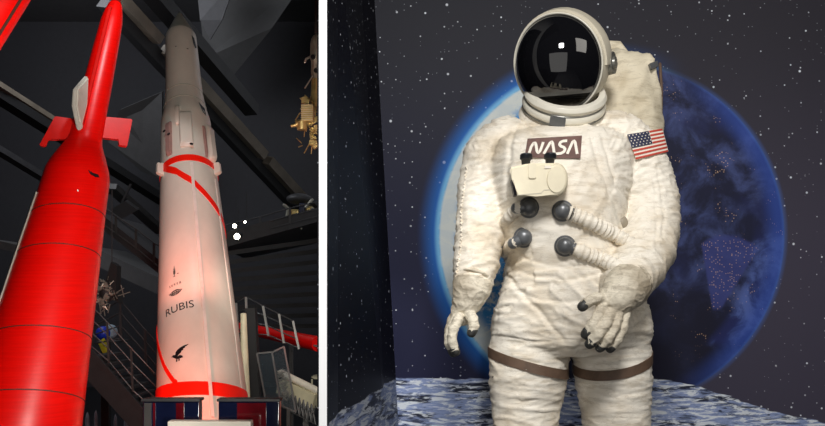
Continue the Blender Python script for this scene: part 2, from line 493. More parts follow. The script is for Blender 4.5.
def text_mesh(body, size=1.0, extrude=.0, squash=1.0, offset=0.0):
    cu = bpy.data.curves.new('txt', 'FONT'); cu.body = body; cu.size = size; cu.extrude = extrude; cu.resolution_u = 4; cu.offset = offset
    cu.align_x = 'CENTER'; cu.align_y = 'CENTER'
    o = bpy.data.objects.new('txt', cu); C.objects.link(o); bpy.context.view_layer.update()
    me = bpy.data.meshes.new_from_object(o.evaluated_get(bpy.context.evaluated_depsgraph_get()))
    bpy.data.objects.remove(o); bpy.data.curves.remove(cu)
    bm = bmesh.new(); bm.from_mesh(me); 
    bmesh.ops.triangulate(bm, faces=bm.faces)
    bmesh.ops.subdivide_edges(bm, edges=[e for e in bm.edges if e.calc_length() > .25*size], cuts=2)
    bm.to_mesh(me); bm.free()
    for v in me.vertices: v.co.x *= squash
    return me
def me_obj(name, me, m, parent):
    o = bpy.data.objects.new(name, me); C.objects.link(o); me.materials.clear(); me.materials.append(m)
    if parent:
        o.parent = parent; mw = Matrix.Identity(4); q = parent
        while q: mw = Matrix.Translation(q.location) @ mw; q = q.parent
        me.transform(mw.inverted())
    return o
def angx(R, t_, px_):
    """angle on the skin whose point shows at pixel column px_ (front side)"""
    lo, hi = -1.5, 1.5
    for _ in range(40):
        m_ = (lo+hi)/2
        if proj(R.pt(t_, m_))[0] < px_: lo = m_
        else: hi = m_
    return lo

# white rocket ----------------------------------------------------------------
R = Rocket((204, 430), (179.5, 13), 7.5, math.radians(33))
R.set([(12.5, .6), (16, 3), (27, 9), (38, 15), (60, 16.2), (84, 17.4), (98, 18.6), (112, 21), (124, 24.2), (140, 25.3), (158, 26.3), (175, 27.6), (255, 33.6), (340, 40), (395, 44), (430, 46), (520, 50)])
# base on the hall floor
tb = (-1.0-R.B.z)/R.d.z+.14
root = thing('rocket', 'tall white rocket with red stripes and RUBIS lettering on its side', 'rocket', R.B+R.d*tb)
bm = B(); R.body(bm, tb, R.t(37.5), 70); obj('body', bm, M['rwhite'], root)
bm = B(); R.body(bm, R.t(37.5)+.002, R.t(12.6), 20); obj('nose_cone', bm, M['rgrey'], root)
for nm, y0, y1 in (('upper_band', 166, 172.5), ('lower_band', 395.5, 381.5)):
    pass
R.t = lambda py_: R.tf(py_)
bm = B(); R.ring(bm, R.t(160.3), R.t(154.5), .006); obj('red_band', bm, M['stripe'], root)
bm = B(); R.shell(bm, lambda a: R.t(395)-.05*math.sin(a)+.10*(1-math.cos(a)), lambda a: R.t(381.5)-.05*math.sin(a)+.10*(1-math.cos(a)), 0, 2*PI, .006, n=72); obj('red_band', bm, M['stripe'], root)
# helical stripe : angle from front, height
Tk = [(-1.5, 172), (-1.0, 168), (-.43, 171), (.1, 181), (.5, 194), (1.0, 212), (1.5, 230), (PI, 285), (2*PI-1.5, 332), (2*PI-1.2, 347), (2*PI-.9, 366), (2*PI-.55, 384)]
def hel(a):
    for (a0, y0), (a1, y1) in zip(Tk, Tk[1:]):
        if a <= a1: return y0+(y1-y0)*(a-a0)/(a1-a0)
    return Tk[-1][1]
for a0, a1 in ((-1.5, 1.6), (1.6, 2*PI-.52)):
    bm = B(); R.shell(bm, lambda a: R.tf(hel(a)+3.4, a), lambda a: R.tf(hel(a)-3.4, a), a0, a1, .0065, n=60); obj('red_stripe', bm, M['stripe'], root)
# cable duct along the front
bm = B(); t0, t1 = R.t(418), R.t(163)
an = lambda t_: angx(R, t_, 190+(HY-0)*0+(proj(R.B+R.d*t_)[1]-165)*.082)
rows = [t0+(t1-t0)*i/30 for i in range(31)]
loft(bm, [[R.pt(t_, an(t_)+s_*.014/R.r(t_), o_) for s_, o_ in ((-1, -.01), (-1, .018), (1, .018), (1, -.01))] for t_ in rows]); obj('cable_duct', bm, M['rseam'], root)
for pxx in (244.5,):
    bm = B(); rows = [R.t(410), R.t(330), R.t(250), R.t(170)]
    loft(bm, [[R.pt(t_, 1.05+s_*.01/R.r(t_), o_) for s_, o_ in ((-1, -.005), (-1, .007), (1, .007), (1, -.005))] for t_ in rows]); obj('seam', bm, M['rseam'], root)
# fairings of the transition skirt
def fairing(pxc, w, y0, y1, th, m='rwhite', nm='fairing'):
    ta, tz = R.t(y1), R.t(y0); a = angx(R, (ta+tz)/2, pxc); hw = w*7.9/F/2
    bm = B(); rr = []
    for i, f_ in enumerate((0, .04, .12, .5, .88, .96, 1)):
        t_ = ta+(tz-ta)*f_; o_ = th*(.35 if f_ in (0, 1) else .8 if f_ in (.04, .96) else 1)
        rr.append([R.pt(t_, a+s_*hw/R.r(t_), q) for s_, q in ((-1, -.02), (-1, o_*.7), (-.75, o_), (.75, o_), (1, o_*.7), (1, -.02))])
    loft(bm, rr); return obj(nm, bm, M[m], root)
fairing(186, 14, 112, 147, .05); fairing(178, 5, 106, 124, .04); fairing(170, 6, 119, 151, .045, 'recess_shade'); fairing(204.5, 2.5, 122, 153, .03, 'recess_shade', 'recess_shade_strip'); fairing(209, 9, 120, 154, .06)  # the two rosy pieces paint shaded recesses beside the fairings
fairing(163, 4, 154, 165, .07, nm='lug'); fairing(214.5, 4, 154, 165, .07, nm='lug')
def dot(px_, py_, r_, nm='port', el=1.0, rot=0, off=.003):
    t_ = R.t(py_); a = angx(R, t_, px_); me = bpy.data.meshes.new(nm); bm = B()
    bmesh.ops.create_circle(bm, cap_ends=True, segments=16, radius=r_); 
    for v in bm.verts: v.co.y *= el
    ex = bmesh.ops.extrude_face_region(bm, geom=bm.faces[:]); 
    for e_ in ex['geom']:
        if isinstance(e_, bmesh.types.BMVert): e_.co.z += .004
    bm.to_mesh(me); bm.free(); R.wrap(me, a, t_, 1.0, off, rot); return me_obj(nm, me, M['ink'], root)
dot(167.8, 128, .016, off=.05); dot(171.6, 133.5, .016, off=.05); dot(191, 147.5, .016, 'port', off=.055); dot(176, 46, .008, el=.5); dot(187.5, 48, .01, el=.5)
def patchy(pts, nm, m, R=R, root=root, off=.003):
    """small polygon given as pixels, laid on the skin"""
    bm = B(); vs_ = []
    for x_, y_ in pts:
        t_ = R.t(y_); vs_.append((t_, angx(R, t_, x_)))
    lo = [bm.verts.new(R.pt(a, b, off)) for a, b in vs_]; bm.faces.new(lo)
    ex = bmesh.ops.extrude_face_region(bm, geom=bm.faces[:])
    for e_ in ex['geom']:
        if isinstance(e_, bmesh.types.BMVert): e_.co += R.f*.004
    bmesh.ops.triangulate(bm, faces=[f_ for f_ in bm.faces if len(f_.verts) > 4])
    return obj(nm, bm, m, root, smooth=False)
def fix_t(y): return y
patchy([(191.5, 32), (194, 33), (196.3, 40), (195, 43), (193, 39)], 'hatch', M['ink'])
patchy([(198.5, 99), (204.5, 101.5), (206, 108.5), (202.5, 107)], 'hatch', M['ink'])
for ys in (84, 95):
    bm = B(); R.ring(bm, R.t(ys), R.t(ys)+.008, .003); obj('seam', bm, M['rgrey'], root)
# lettering and emblems
def on_skin(me, nm, px_, py_, scale, rot=0.0):
    t_ = R.t(py_); R.wrap(me, angx(R, t_, px_), t_, scale, .003, rot); return me_obj(nm, me, M['ink'], root)
on_skin(text_mesh('RUBIS', 1, .004, 1.0), 'lettering', 178.3, 304.5, .116, .05)
on_skin(text_mesh('S E R E B', 1, .01, .95), 'small_lettering', 175, 280.5, .036, .06)
def strokes(polys, w):
    """flat ribbon mesh from polylines"""
    me = bpy.data.meshes.new('s'); bm = B()
    for pl in polys:
        pl = [Vector((x, y, 0)) for x, y in pl]; L, Rr = [], []
        for i, p in enumerate(pl):
            d_ = (pl[min(i+1, len(pl)-1)]-pl[max(i-1, 0)]).normalized(); n_ = Vector((-d_.y, d_.x, 0))*w/2
            L.append(bm.verts.new(p+n_+Vector((0, 0, .02)))); Rr.append(bm.verts.new(p-n_+Vector((0, 0, .02))))
        for i in range(len(pl)-1): bm.faces.new((L[i], Rr[i], Rr[i+1], L[i+1]))
    bm.to_mesh(me); bm.free(); return me
def ell(cx, cy, rx, ry, n=24, a0=0, a1=2*PI): return [(cx+rx*math.cos(a0+(a1-a0)*i/n), cy+ry*math.sin(a0+(a1-a0)*i/n)) for i in range(n+1)]
on_skin(strokes([ell(0, 0, .8, .42), ell(0, 0, .5, .42), ell(0, 0, .2, .42), ell(0, .1, 1.05, .16), ell(0, -.1, .75, .14), [(-.8, 0), (.8, 0)]], .07), 'globe_emblem', 175.5, 288.5, .066, .1)
on_skin(strokes([[(0, -1), (0, .4)], [(-.18, -.95), (.18, -.95)], [(-.12, -.5), (-.12, .2)], [(.12, -.5), (.12, .2)], [(-.1, .3), (0, 1.1), (.1, .3), (-.1, .3)], [(.45, -.6), (.75, -.6)]], .1), 'rocket_emblem', 174.5, 267.5, .062)
# bird emblem : filled silhouette of flat quads
def fill(polys):
    me = bpy.data.meshes.new('f'); bm = B()
    for pl in polys:
        f_ = bm.faces.new([bm.verts.new((x, y, .02)) for x, y in pl]); 
    bmesh.ops.triangulate(bm, faces=bm.faces); bm.to_mesh(me); bm.free(); return me
bird = fill([[(-1, -.05), (-.75, .12), (-.5, .0), (-.3, -.25), (-.5, -.45), (-.7, -.25), (-.85, -.1)],
             [(-.5, .0), (-.45, .3), (-.2, .55), (.15, .7), (.5, .78), (1.0, .82), (.75, .62), (.6, .6), (.6, .48), (.4, .42), (.4, .28), (.2, .22), (.15, .05), (-.05, -.05), (-.3, -.25)],
             [(-.5, -.45), (-.3, -.25), (.0, -.2), (.25, -.38), (.3, -.6), (.05, -.6), (-.3, -.55)],
             [(-.42, -.5), (-.3, -.52), (-.32, -.85), (-.5, -.85)], [(-.18, -.52), (-.06, -.55), (-.05, -.85), (-.2, -.85)]])
on_skin(bird, 'bird_emblem', 180, 350, .088, .05)

# red rocket -------------------------------------------------------------------
RR = R2 = Rocket((22, 426), (116.5, 0), 6.2, math.radians(22))
R2.set([(-14, .5), (-6, 3.0), (2, 4.6), (6, 6.8), (14, 9.0), (22, 10.4), (50, 12), (85, 13.6), (118, 14.6), (138, 15.6), (144, 17), (156, 23), (168, 28.5), (176, 31), (205, 33.5), (243, 37.5), (325, 46), (388, 52.5), (426, 56.5), (520, 64)])
tb = (-1.0-R2.B.z)/R2.d.z+.22
root2 = thing('rocket', 'glossy red rocket with four small fins at its slim upper stage', 'rocket', R2.B+R2.d*tb)
bm = B(); R2.body(bm, tb, R2.t(4), 80); obj('body', bm, M['red'], root2)
bm = B(); R2.body(bm, R2.t(4)+.002, R2.t(-13.5), 10); obj('nose_cone', bm, mat('dark red nose', (140, 20, 14), .5), root2)
for ys in (204, 244, 326, 390):
    bm = B(); t_ = R2.tf(ys); R2.shell(bm, lambda a: t_+.05*math.sin(a), lambda a: t_+.008+.05*math.sin(a), 0, 2*PI, .0025, n=72); obj('seam', bm, M['brown'], root2)
# long spine of the upper stage
bm = B(); rows = [R2.t(y_) for y_ in (134, 110, 80, 50, 24, 14)]
loft(bm, [[R2.pt(t_, -.38+s_*.016/R2.r(t_), o_) for s_, o_ in ((-1, -.01), (-.6, .02), (.6, .02), (1, -.01))] for t_ in rows]); obj('spine', bm, M['redfin'], root2)
# white back strip along the left flank
bm = B(); R2.shell(bm, lambda a: R2.t(440), lambda a: R2.t(204), -1.95, -1.28, .012, n=10, m=24); obj('side_panel', bm, mat('pale side panel', (165, 160, 150), .5), root2)
# fins
def fin_pts(pix, t_ref, s_):
    return None
def fin(outline, ang, th, m, nm='fin'):
    """outline: list of (radial distance, t); placed at angle ang"""
    u = (R2.f*math.cos(ang)+R2.x*math.sin(ang)).normalized(); n_ = R2.d.cross(u).normalized()
    bm = B(); prism(bm, [R2.B+R2.d*t_+u*r_-n_*th/2 for r_, t_ in outline], n_*th)
    bmesh.ops.bevel(bm, geom=bm.edges[:], offset=th*.25, segments=2, affect='EDGES'); return obj(nm, bm, m, root2)
m2 = 7.6/F; tA, tB, tC = R2.t(114.5), R2.t(143), R2.t(136)
f1 = fin([(.06, tA-.08), (30*m2, tA-.11), (37*m2, tB-.13), (31*m2, tB-.13), (31*m2, tC-.12), (.08, tC-.07)], -PI/2, .03, M['redfin'])
f2 = fin([(.06, tA+.0), (37*m2, tA+.06), (37*m2, tB+.06), (29*m2, tB+.05), (29*m2, tC+.05), (.08, tC)], PI/2, .03, M['redfin'])
tD, tE = R2.t(134), R2.t(80)
f3 = fin([(.12, R2.t(140)), (.29, R2.t(126)), (.33, R2.t(112)), (.21, R2.t(91)), (.12, R2.t(116))], -.5, .05, mat('pale fin', (214, 208, 196), .5))
f4 = fin([(.06, tA), (.3, tA), (.34, tB), (.08, tB)], PI-.3, .03, M['redfin'])
R2.t = lambda py_: R2.tf(py_)
# small black eagle-like mark and studs
patchy([(88, 167.5), (93, 168.5), (98, 167.5), (99, 169.5), (95, 171), (90, 170.5)], 'marking', M['ink'], R2, root2)
patchy([(77, 189), (78.4, 189.4), (78.2, 191), (77, 190.8)], 'marking', M['letter'], R2, root2)

# third red rocket : only its flank crosses the upper left corner
R3 = Rocket((-58, 90), (22, -40), 5.2, math.radians(14)); R3.set([(-200, 25), (90, 25), (200, 27)])
root3 = thing('rocket', 'red rocket body hung across the top left corner of the hall', 'rocket', R3.B)
bm = B(); R3.body(bm, R3.t(150), R3.t(-120), 20); obj('body', bm, M['red'], root3)
bm = B(); loft(bm, [[R3.pt(t_, .72+s_*.01/R3.r(t_), o_) for s_, o_ in ((-1, -.01), (-1, .004), (1, .004), (1, -.01))] for t_ in (R3.t(150), R3.t(20), R3.t(-120))]); obj('seam', bm, M['brown'], root3)

# ------------------------------------------------------------------ other things in the hall
# pale tapering pillar rocket behind the white one
bm = B(); a, b = P(243.5, 314, 8.6), P(247.5, 470, 8.6); a2 = a-Vector((0, 0, .0))
loft(bm, [[p+Vector((math.cos(2*PI*k/24)*r_, math.sin(2*PI*k/24)*r_, 0)) for k in range(24)] for p, r_ in ((Vector((b.x, b.y, -1)), .075), (a, .03), (a+Vector((0, 0, .01)), .022))])
one(obj('pillar', bm, M['cream']), 'slim pale cream pillar just right of the white rocket', 'pillar')
bm = B(); a = P(251, 308, 9.4); b = P(258, 470, 9.4)
bar(bm, (b.x+.02, b.y, -1), a, .11, .14, up=Vector((0, -1, 0)))
one(obj('post', bm, M['black']), 'black steel post between the pale pillar and the gangway', 'post')
# barriers in front of the rocket
def barrier(x0, x1, Y, top, label, redx):
    r_ = thing('barrier_panel', label, 'barrier', P((x0+x1)/2, 500, Y), 'glossy barrier panels at the rocket foot')
    r_.location.z = -1
    p0, p1 = P(x0, top, Y), P(x1, top, Y)
    bm = B(); box(bm, ((p0.x+p1.x)/2, Y+.05, (p0.z-1)/2), (p1.x-p0.x, .1, p0.z+1), bev=.006); obj('panel', bm, M['navyglass'], r_)
    for a_, b_, m_ in redx:
        q0, q1 = P(a_, top+2, Y-.01), P(b_, top+2, Y-.01)
        bm = B(); box(bm, ((q0.x+q1.x)/2, Y-.004, (q0.z-1)/2+.02), (q1.x-q0.x, .012, q0.z+.96)); obj('colour_strip', bm, m_, r_)  # the red strips paint reflections seen in the dark glass
    bm = B(); box(bm, ((p0.x+p1.x)/2, Y+.05, p0.z+.006), (p1.x-p0.x+.02, .13, .02), bev=.004); obj('cap_rail', bm, M['dark'], r_)
barrier(143, 199, 6.25, 401, 'dark blue glossy barrier panel left of the white rocket foot', [(144, 151, M['mid']), (153, 155, M['redreflect']), (176, 184, M['redreflect'])])
barrier(218.5, 279, 6.25, 401, 'dark blue glossy barrier panel right of the white rocket foot', [(237, 266, M['redreflect'])])
bm = B(); p0, p1 = P(166, 422, 6.0), P(250, 422, 6.0)
box(bm, ((p0.x+p1.x)/2, 6.08, (p0.z-1)/2), (p1.x-p0.x, .1, p0.z+1), bev=.01)
one(obj('plinth', bm, M['rwhite']), 'white low plinth in front of the blue barrier panels', 'plinth')

# railings -------------------------------------------------------------------
def railing(name, label, tops, bots, Y, m, nr=3, w=.03, cat='railing', wp=None):
    r_ = thing(name, label, cat, P(bots[0][0], bots[0][1], Y))
    Yf = (lambda i: Y[i] if isinstance(Y, (list, tuple)) else Y)
    for (a, b) in zip(tops, bots):
        bm = B(); bar(bm, P(b[0], b[1], Y), P(a[0], a[1], Y), wp or w, up=Vector((0, -1, 0))); obj('post', bm, m[0], r_)
    for j in range(nr):
        f_ = j/max(nr-1, 1)*.96
        pts = [P(a[0]+(b[0]-a[0])*f_, a[1]+(b[1]-a[1])*f_, Y) for a, b in zip(tops, bots)]
        bm = B(); tube(bm, pts, w*.35, 8); obj('rail', bm, m[1], r_)
    return r_
railing('railing', 'sloping gangway railing with four pale posts above the red rocket', [(236, 303), (246, 297), (263, 306), (279, 314), (293, 321)], [(238, 330), (247.5, 336), (268.5, 336), (284, 343), (299, 349)], 10.5, (M['rail'], M['thinrail']), 4, .022, wp=.026)
railing('railing', 'grey stair handrail rising above the dark staircase left of the white rocket', [(86, 300), (107, 322), (131, 348), (161, 380)], [(88, 345), (109, 363), (133, 392), (162, 418)], 9.3, (M['mid'], M['thinrail']), 4, .02)
railing('railing', 'thin gallery railing beneath the upper left walkway', [(104, 207), (116, 216), (136, 229), (154, 243), (170, 252)], [(104, 226), (116, 234), (136, 249), (154, 264), (170, 276)], 12.0, (M['mid'], M['thinrail']), 2, .03)
railing('railing', 'faint railing along the right gallery edge', [(226, 225), (260, 217), (290, 208), (330, 199)], [(226, 240), (260, 232), (290, 224), (330, 214)], 12.8, (M['dark'], M['dark']), 3, .03)
railing('railing', 'dark inner stair railing behind the grey handrail', [(92, 318), (120, 300), (145, 330), (165, 352)], [(93, 345), (121, 340), (146, 366), (166, 392)], 10.6, (M['dark'], M['dark']), 4, .028)
# staircase
st = thing('staircase', 'dark grey steel staircase descending right behind the red rocket', 'staircase', P(115, 470, 9.8))
for nm, Y_ in (('stringer', 9.4), ('stringer', 10.3)):
    bm = B(); prism(bm, [P(84, 352, Y_), P(92, 350, Y_), P(150, 417, Y_), P(160, 428, Y_), P(160, 470, Y_), P(140, 438, Y_), P(84, 376, Y_)], Vector((0, .05, 0))); obj(nm, bm, M['dark'], st, False)
for i in range(11):
    p = P(90+i*7.0, 358+i*8, 9.45); bm = B(); box(bm, (p.x, 9.87, p.z), (.16, .82, .03)); obj('step', bm, M['dark'], st, False)

# red rocket lying beyond the gangway
bm = B(); ax0, ax1 = P(238, 327, 12.5), P(318.5, 344, 10.5)
d_ = (ax1-ax0).normalized(); x_, y_, _ = frame(d_)
hr = thing('rocket', 'red rocket hung level beyond the gangway railing beside the wall', 'rocket', ax0)
L = (ax1-ax0).length
loft(bm, [[ax0+d_*(L*f_)+(x_*math.cos(2*PI*k/32)+y_*math.sin(2*PI*k/32))*r_ for k in range(32)] for f_, r_ in ((-.12, .01), (-.05, .05), (.05, .075), (.6, .085), (1, .095))]); obj('body', bm, M['red'], hr)
bm = B(); bar(bm, ax0+d_*.3+Vector((0, -.1, -.02)), ax1+Vector((0, -.11, -.02)), .02); obj('launch_rail', bm, M['rail'], hr)
for f_ in (.25, .7):
    p = ax0+d_*(L*f_); bm = B(); bar(bm, p+Vector((0, 0, -.05)), (p.x, p.y, -1), .05, up=Vector((0, -1, 0))); obj('stand', bm, M['dark'], hr)
# white beam with trusses
wb = thing('launcher_arm', 'cream launcher arm with lattice truss at the lower right of the hall', 'launcher', P(300, 400, 9.5)); wb.location.z = -1
a, b = P(281, 373, 9.5), P(316.3, 390.3, 9.3)
bm = B(); tube(bm, [a, b], .04, 14); obj('tube', bm, mat('white tube', (225, 220, 205), .35), wb)
bm = B(); bar(bm, a+Vector((0, 0, -.14)), b+Vector((0, 0, -.12)), .12, .16); obj('beam', bm, M['cream'], wb)
bm = B()
for i in range(9):
    f0, f1 = i/9, (i+1)/9
    t0_, t1_ = a.lerp(b, f0)+Vector((0, -.07, -.16)), a.lerp(b, f1)+Vector((0, -.07, -.16))
    l0, l1 = t0_-Vector((0, 0, .2)), t1_-Vector((0, 0, .2))
    for q, w_ in ((t0_, l1), (l0, t1_), (l0, l1), (t0_, l0)): bar(bm, q, w_, .012, up=Vector((0, -1, .1)))
obj('truss', bm, M['thinrail'], wb, False)
bm = B(); bar(bm, (a.x+.1, 9.5, -1), a+Vector((.1, 0, -.2)), .07, up=Vector((0, -1, 0))); obj('leg', bm, M['mid'], wb, False)
bm = B(); bar(bm, (a.x+.28, 9.4, -1), a+Vector((.28, 0, -.3)), .06, up=Vector((0, -1, 0))); obj('leg', bm, M['mid'], wb, False)
# plexi enclosure : two upright sheets with thin frames
def sheet(pts, Y, label):
    r_ = thing('glass_panel', label, 'glass panel', P(pts[0][0], 470, Y)); r_.location.z = -1
    q = [P(x, y, Y) for x, y in pts]
    bm = B(); prism(bm, q, Vector((0, .03, 0))); obj('pane', bm, M['plexi'], r_, False)
    bm = B()
    for i in range(len(q)): bar(bm, q[i], q[(i+1) % len(q)], .016, up=Vector((0, -1, .01)))
    obj('edge_strip', bm, M['thinrail'], r_, False)
    m_ = (q[0]+q[1])/2; mm = (q[2]+q[3])/2
    bm = B(); bar(bm, ((q[2].x+q[3].x)/2, Y+.02, -1), mm, .03, up=Vector((0, -1, 0))); obj('foot_post', bm, M['mid'], r_, False)
sheet([(257, 353.5), (272, 352), (282, 405), (266, 402)], 8.4, 'left smoked glass panel beside the cream launcher arm')
sheet([(272, 352.5), (284, 346.5), (296, 412), (281, 405)], 8.3, 'right smoked glass panel, taller, beside the cream launcher arm')
bm = B()
for i in range(60):
    f_ = i/60*6*PI; 
pts = [P(280+5*math.cos(i*1.9)+i*.12, 372+i*.55+3*math.sin(i*2.7), 8.9) for i in range(50)]
tube(bm, pts, .008, 6, caps=False)
one(obj('cable_bundle', bm, M['alu']), 'tangle of pale wires between the smoked glass panels', 'cable')
bm = B(); prism(bm, [P(311, 377, 11), P(345, 371, 11), P(345, 380, 11), P(314, 379, 11)], Vector((0, .3, 0)))
bar(bm, P(312, 379, 11), P(312, 384, 11), .02, up=Vector((0, -1, 0))); 
bar(bm, P(330, 379, 11.1), Vector((P(330, 379, 11.1).x, 11.1, -1)), .04, up=Vector((0, -1, 0)))
one(obj('shelf', bm, M['cream'], smooth=False), 'small white shelf near the wall below the lying red rocket', 'shelf')

# space probes
def probe_box(bm, x0, x1, y0, y1, Y, dp, bev=.01): 
    a, b = P(x0, y0, Y), P(x1, y1, Y); box(bm, ((a.x+b.x)/2, Y+dp/2, (a.z+b.z)/2), (abs(b.x-a.x), dp, abs(a.z-b.z)), bev=bev)
pr = thing('space_probe', 'hanging space station model with gold instruments and a grey domed cylinder', 'spacecraft', P(320, 150, 8.5))
Yp = 8.5
bm = B()
cxp = 315.8
loft(bm, [[P(cxp, y_, Yp+.2)+Vector((math.cos(2*PI*k/32)*r_*.46, math.sin(2*PI*k/32)*r_*.46, 0)) for k in range(32)] for y_, r_ in ((80, .05), (79, .1), (61, .105), (59, .125), (50, .125), (44, .12), (39, .1), (36, .06), (34.5, .02))]); obj('cabin', bm, M['alu'], pr)
for (x_, y_) in ((313, 57.5), (316.2, 71)):
    bm = B(); p = P(x_, y_, Yp+.145); cyl(bm, p, p+Vector((.0, -.03, 0)), .022); obj('porthole', bm, M['ink'], pr)
for q_, w_ in (([P(312, 56, Yp+.15), P(306, 59, Yp+.1), P(305, 62, Yp+.1)], .012), ([P(312.5, 76, Yp+.15), P(305, 88, Yp+.1)], .007), ([P(316, 38, Yp+.2), P(316, 30, Yp+.2)], .008)):
    bm = B(); tube(bm, q_, w_, 6); obj('antenna', bm, M['rail'], pr)
bm = B(); cyl(bm, P(315.5, 78, Yp+.2), P(314.5, 108, Yp+.12), .04, .045, 16); obj('neck', bm, M['gold'], pr)
bm = B(); probe_box(bm, 301, 313, 104, 121, Yp-.05, .16); obj('gold_box', bm, M['gold'], pr, False)
bm = B()
for i in range(8): bar(bm, P(301, 105+i*2.1, Yp-.06), P(313, 105+i*2.1, Yp-.06), .006)
obj('box_ribs', bm, M['cream'], pr, False)
bm = B(); cyl(bm, P(302, 122, Yp+.02), P(302, 130, Yp+.02), .06, .05); cyl(bm, P(296, 124, Yp+.02), P(302, 123, Yp+.02), .035, .04); cyl(bm, P(291, 126, Yp+.02), P(296, 125, Yp+.02), .015, .02); obj('thruster', bm, M['gold'], pr)
bm = B()
rs = random.Random(3)
for i in range(46):
    x_, y_ = rs.uniform(303, 318), rs.uniform(98, 148); l_ = rs.uniform(.02, .07)
    if y_ > 126 and x_ < 309: x_ += 8
    p = P(x_, y_, Yp+rs.uniform(0, .25)); box(bm, p, (l_, l_*rs.uniform(.4, 1), l_*rs.uniform(.3, 1)), Matrix.Rotation(rs.uniform(0, 3), 3, 'Y'), bev=.003)
for i in range(26):
    p = P(rs.uniform(300, 316), rs.uniform(96, 146), Yp+.05); q = p+Vector((rs.uniform(-.12, .04), rs.uniform(-.05, .1), rs.uniform(-.12, .12))); bar(bm, p, q, .008)
obj('equipment', bm, M['gold'], pr, False)
bm = B(); bar(bm, P(315.8, 35, Yp+.2), P(315.8, -20, Yp+.2), .02, up=Vector((0, -1, 0))); obj('hanger', bm, M['dark'], pr, False)

ld = thing('lunar_lander', 'small lander model with dish standing on the right gallery edge', 'spacecraft', P(303, 222, 13.2))
Yl = 13.2
bm = B(); sph(bm, P(299, 199, Yl+.3), .2, (1, 1, .45)); obj('dish', bm, M['dark'], ld)
bm = B(); probe_box(bm, 288, 299, 209, 222, Yl, .4, .03); probe_box(bm, 305, 313, 206, 217, Yl, .4, .03); obj('gold_panel', bm, M['gold'], ld, False)
bm = B(); probe_box(bm, 299, 305, 203, 220, Yl-.02, .4, .02); obj('cabin', bm, mat('dark blue cabin', (28, 34, 58), .5), ld, False)
for q in ((288, 209, 285, 228), (299, 219, 301, 228), (312, 209, 320, 222), (284, 205, 289, 209), (312, 200, 306, 207)):
    bm = B(); tube(bm, [P(q[0], q[1], Yl-.05), P(q[2], q[3], Yl-.05)], .025, 8); obj('leg', bm, M['alu'], ld)

sp = thing('satellite', 'tangled pale metal satellite hung between red rocket and staircase', 'spacecraft', P(106, 310, 9.8))
Ys = 9.8
bm = B(); prism(bm, [P(111, 262, Ys), P(117, 266, Ys), P(116, 290, Ys), P(119, 303, Ys), P(112, 298, Ys), P(104, 285, Ys)], Vector((0, .15, 0))); obj('solar_panel', bm, M['black'], sp, False)
bm = B(); sph(bm, P(107, 293, Ys), .085, (1, 1, 1.25), 16, 10); obj('body', bm, M['dark'], sp)
bm = B(); rs = random.Random(5)
for i in range(90):
    a_ = rs.uniform(0, 2*PI); p = P(106, 293, Ys)+Vector((math.cos(a_)*rs.uniform(.04, .13), -.08+rs.uniform(-.03, .08), math.sin(a_)*rs.uniform(.06, .18)))
    q = p+Vector((rs.uniform(-.04, .04), rs.uniform(-.03, .03), rs.uniform(-.05, .05))); bar(bm, p, q, rs.uniform(.004, .009))
for (x0, y0, x1, y1) in ((99, 300, 101, 314), (99, 314, 106, 308), (116, 293, 124, 288), (118, 296, 130, 292), (121, 285, 124, 297), (92, 298, 99, 297), (103, 304, 105, 316), (110, 304, 108, 313)): bar(bm, P(x0, y0, Ys-.08), P(x1, y1, Ys-.08), .009)
for i in range(26):
    a_ = rs.uniform(0, 2*PI); l_ = rs.uniform(.02, .045); box(bm, P(106, 293, Ys)+Vector((math.cos(a_)*rs.uniform(.03, .1), -.09, math.sin(a_)*rs.uniform(.04, .15))), (l_, l_*.6, l_*.8), Matrix.Rotation(rs.uniform(0, 3), 3, 'Y'), bev=.003)
obj('framework', bm, M['alu'], sp, False)
bm = B(); bar(bm, P(112, 264, Ys+.05), P(112, 190, Ys+.05), .01, up=Vector((0, -1, 0))); obj('hanger', bm, M['dark'], sp, False)
# display at the stair head
bm = B(); sph(bm, P(103, 333.2, 11.5), .095); one(obj('globe', bm, M['blue']), 'bright blue globe behind the stair railing', 'globe')
bm = B(); sph(bm, P(110.5, 331.5, 11.80), .1, (1, .6, 1)); one(obj('globe', bm, mat('pale blue plastic', (150, 175, 190), .5)), 'pale blue dome next to the bright blue globe', 'globe')
bm = B(); probe_box(bm, 97, 116, 341, 343, 11.35, .6); bar(bm, Vector((P(106, 343, 11.6).x, 11.6, -1)), P(106, 343, 11.6), .1, up=Vector((0, -1, 0))); one(obj('display_table', bm, M['dark'], smooth=False), 'dark display table under the blue globe', 'table')
bm = B(); prism(bm, [P(98, 343, 11), P(103, 338, 11), P(108, 350, 11), P(104, 356, 11)], Vector((0, .05, 0))); one(obj('sign', bm, M['yellow'], smooth=False), 'small yellow sign behind the stair rail', 'sign')

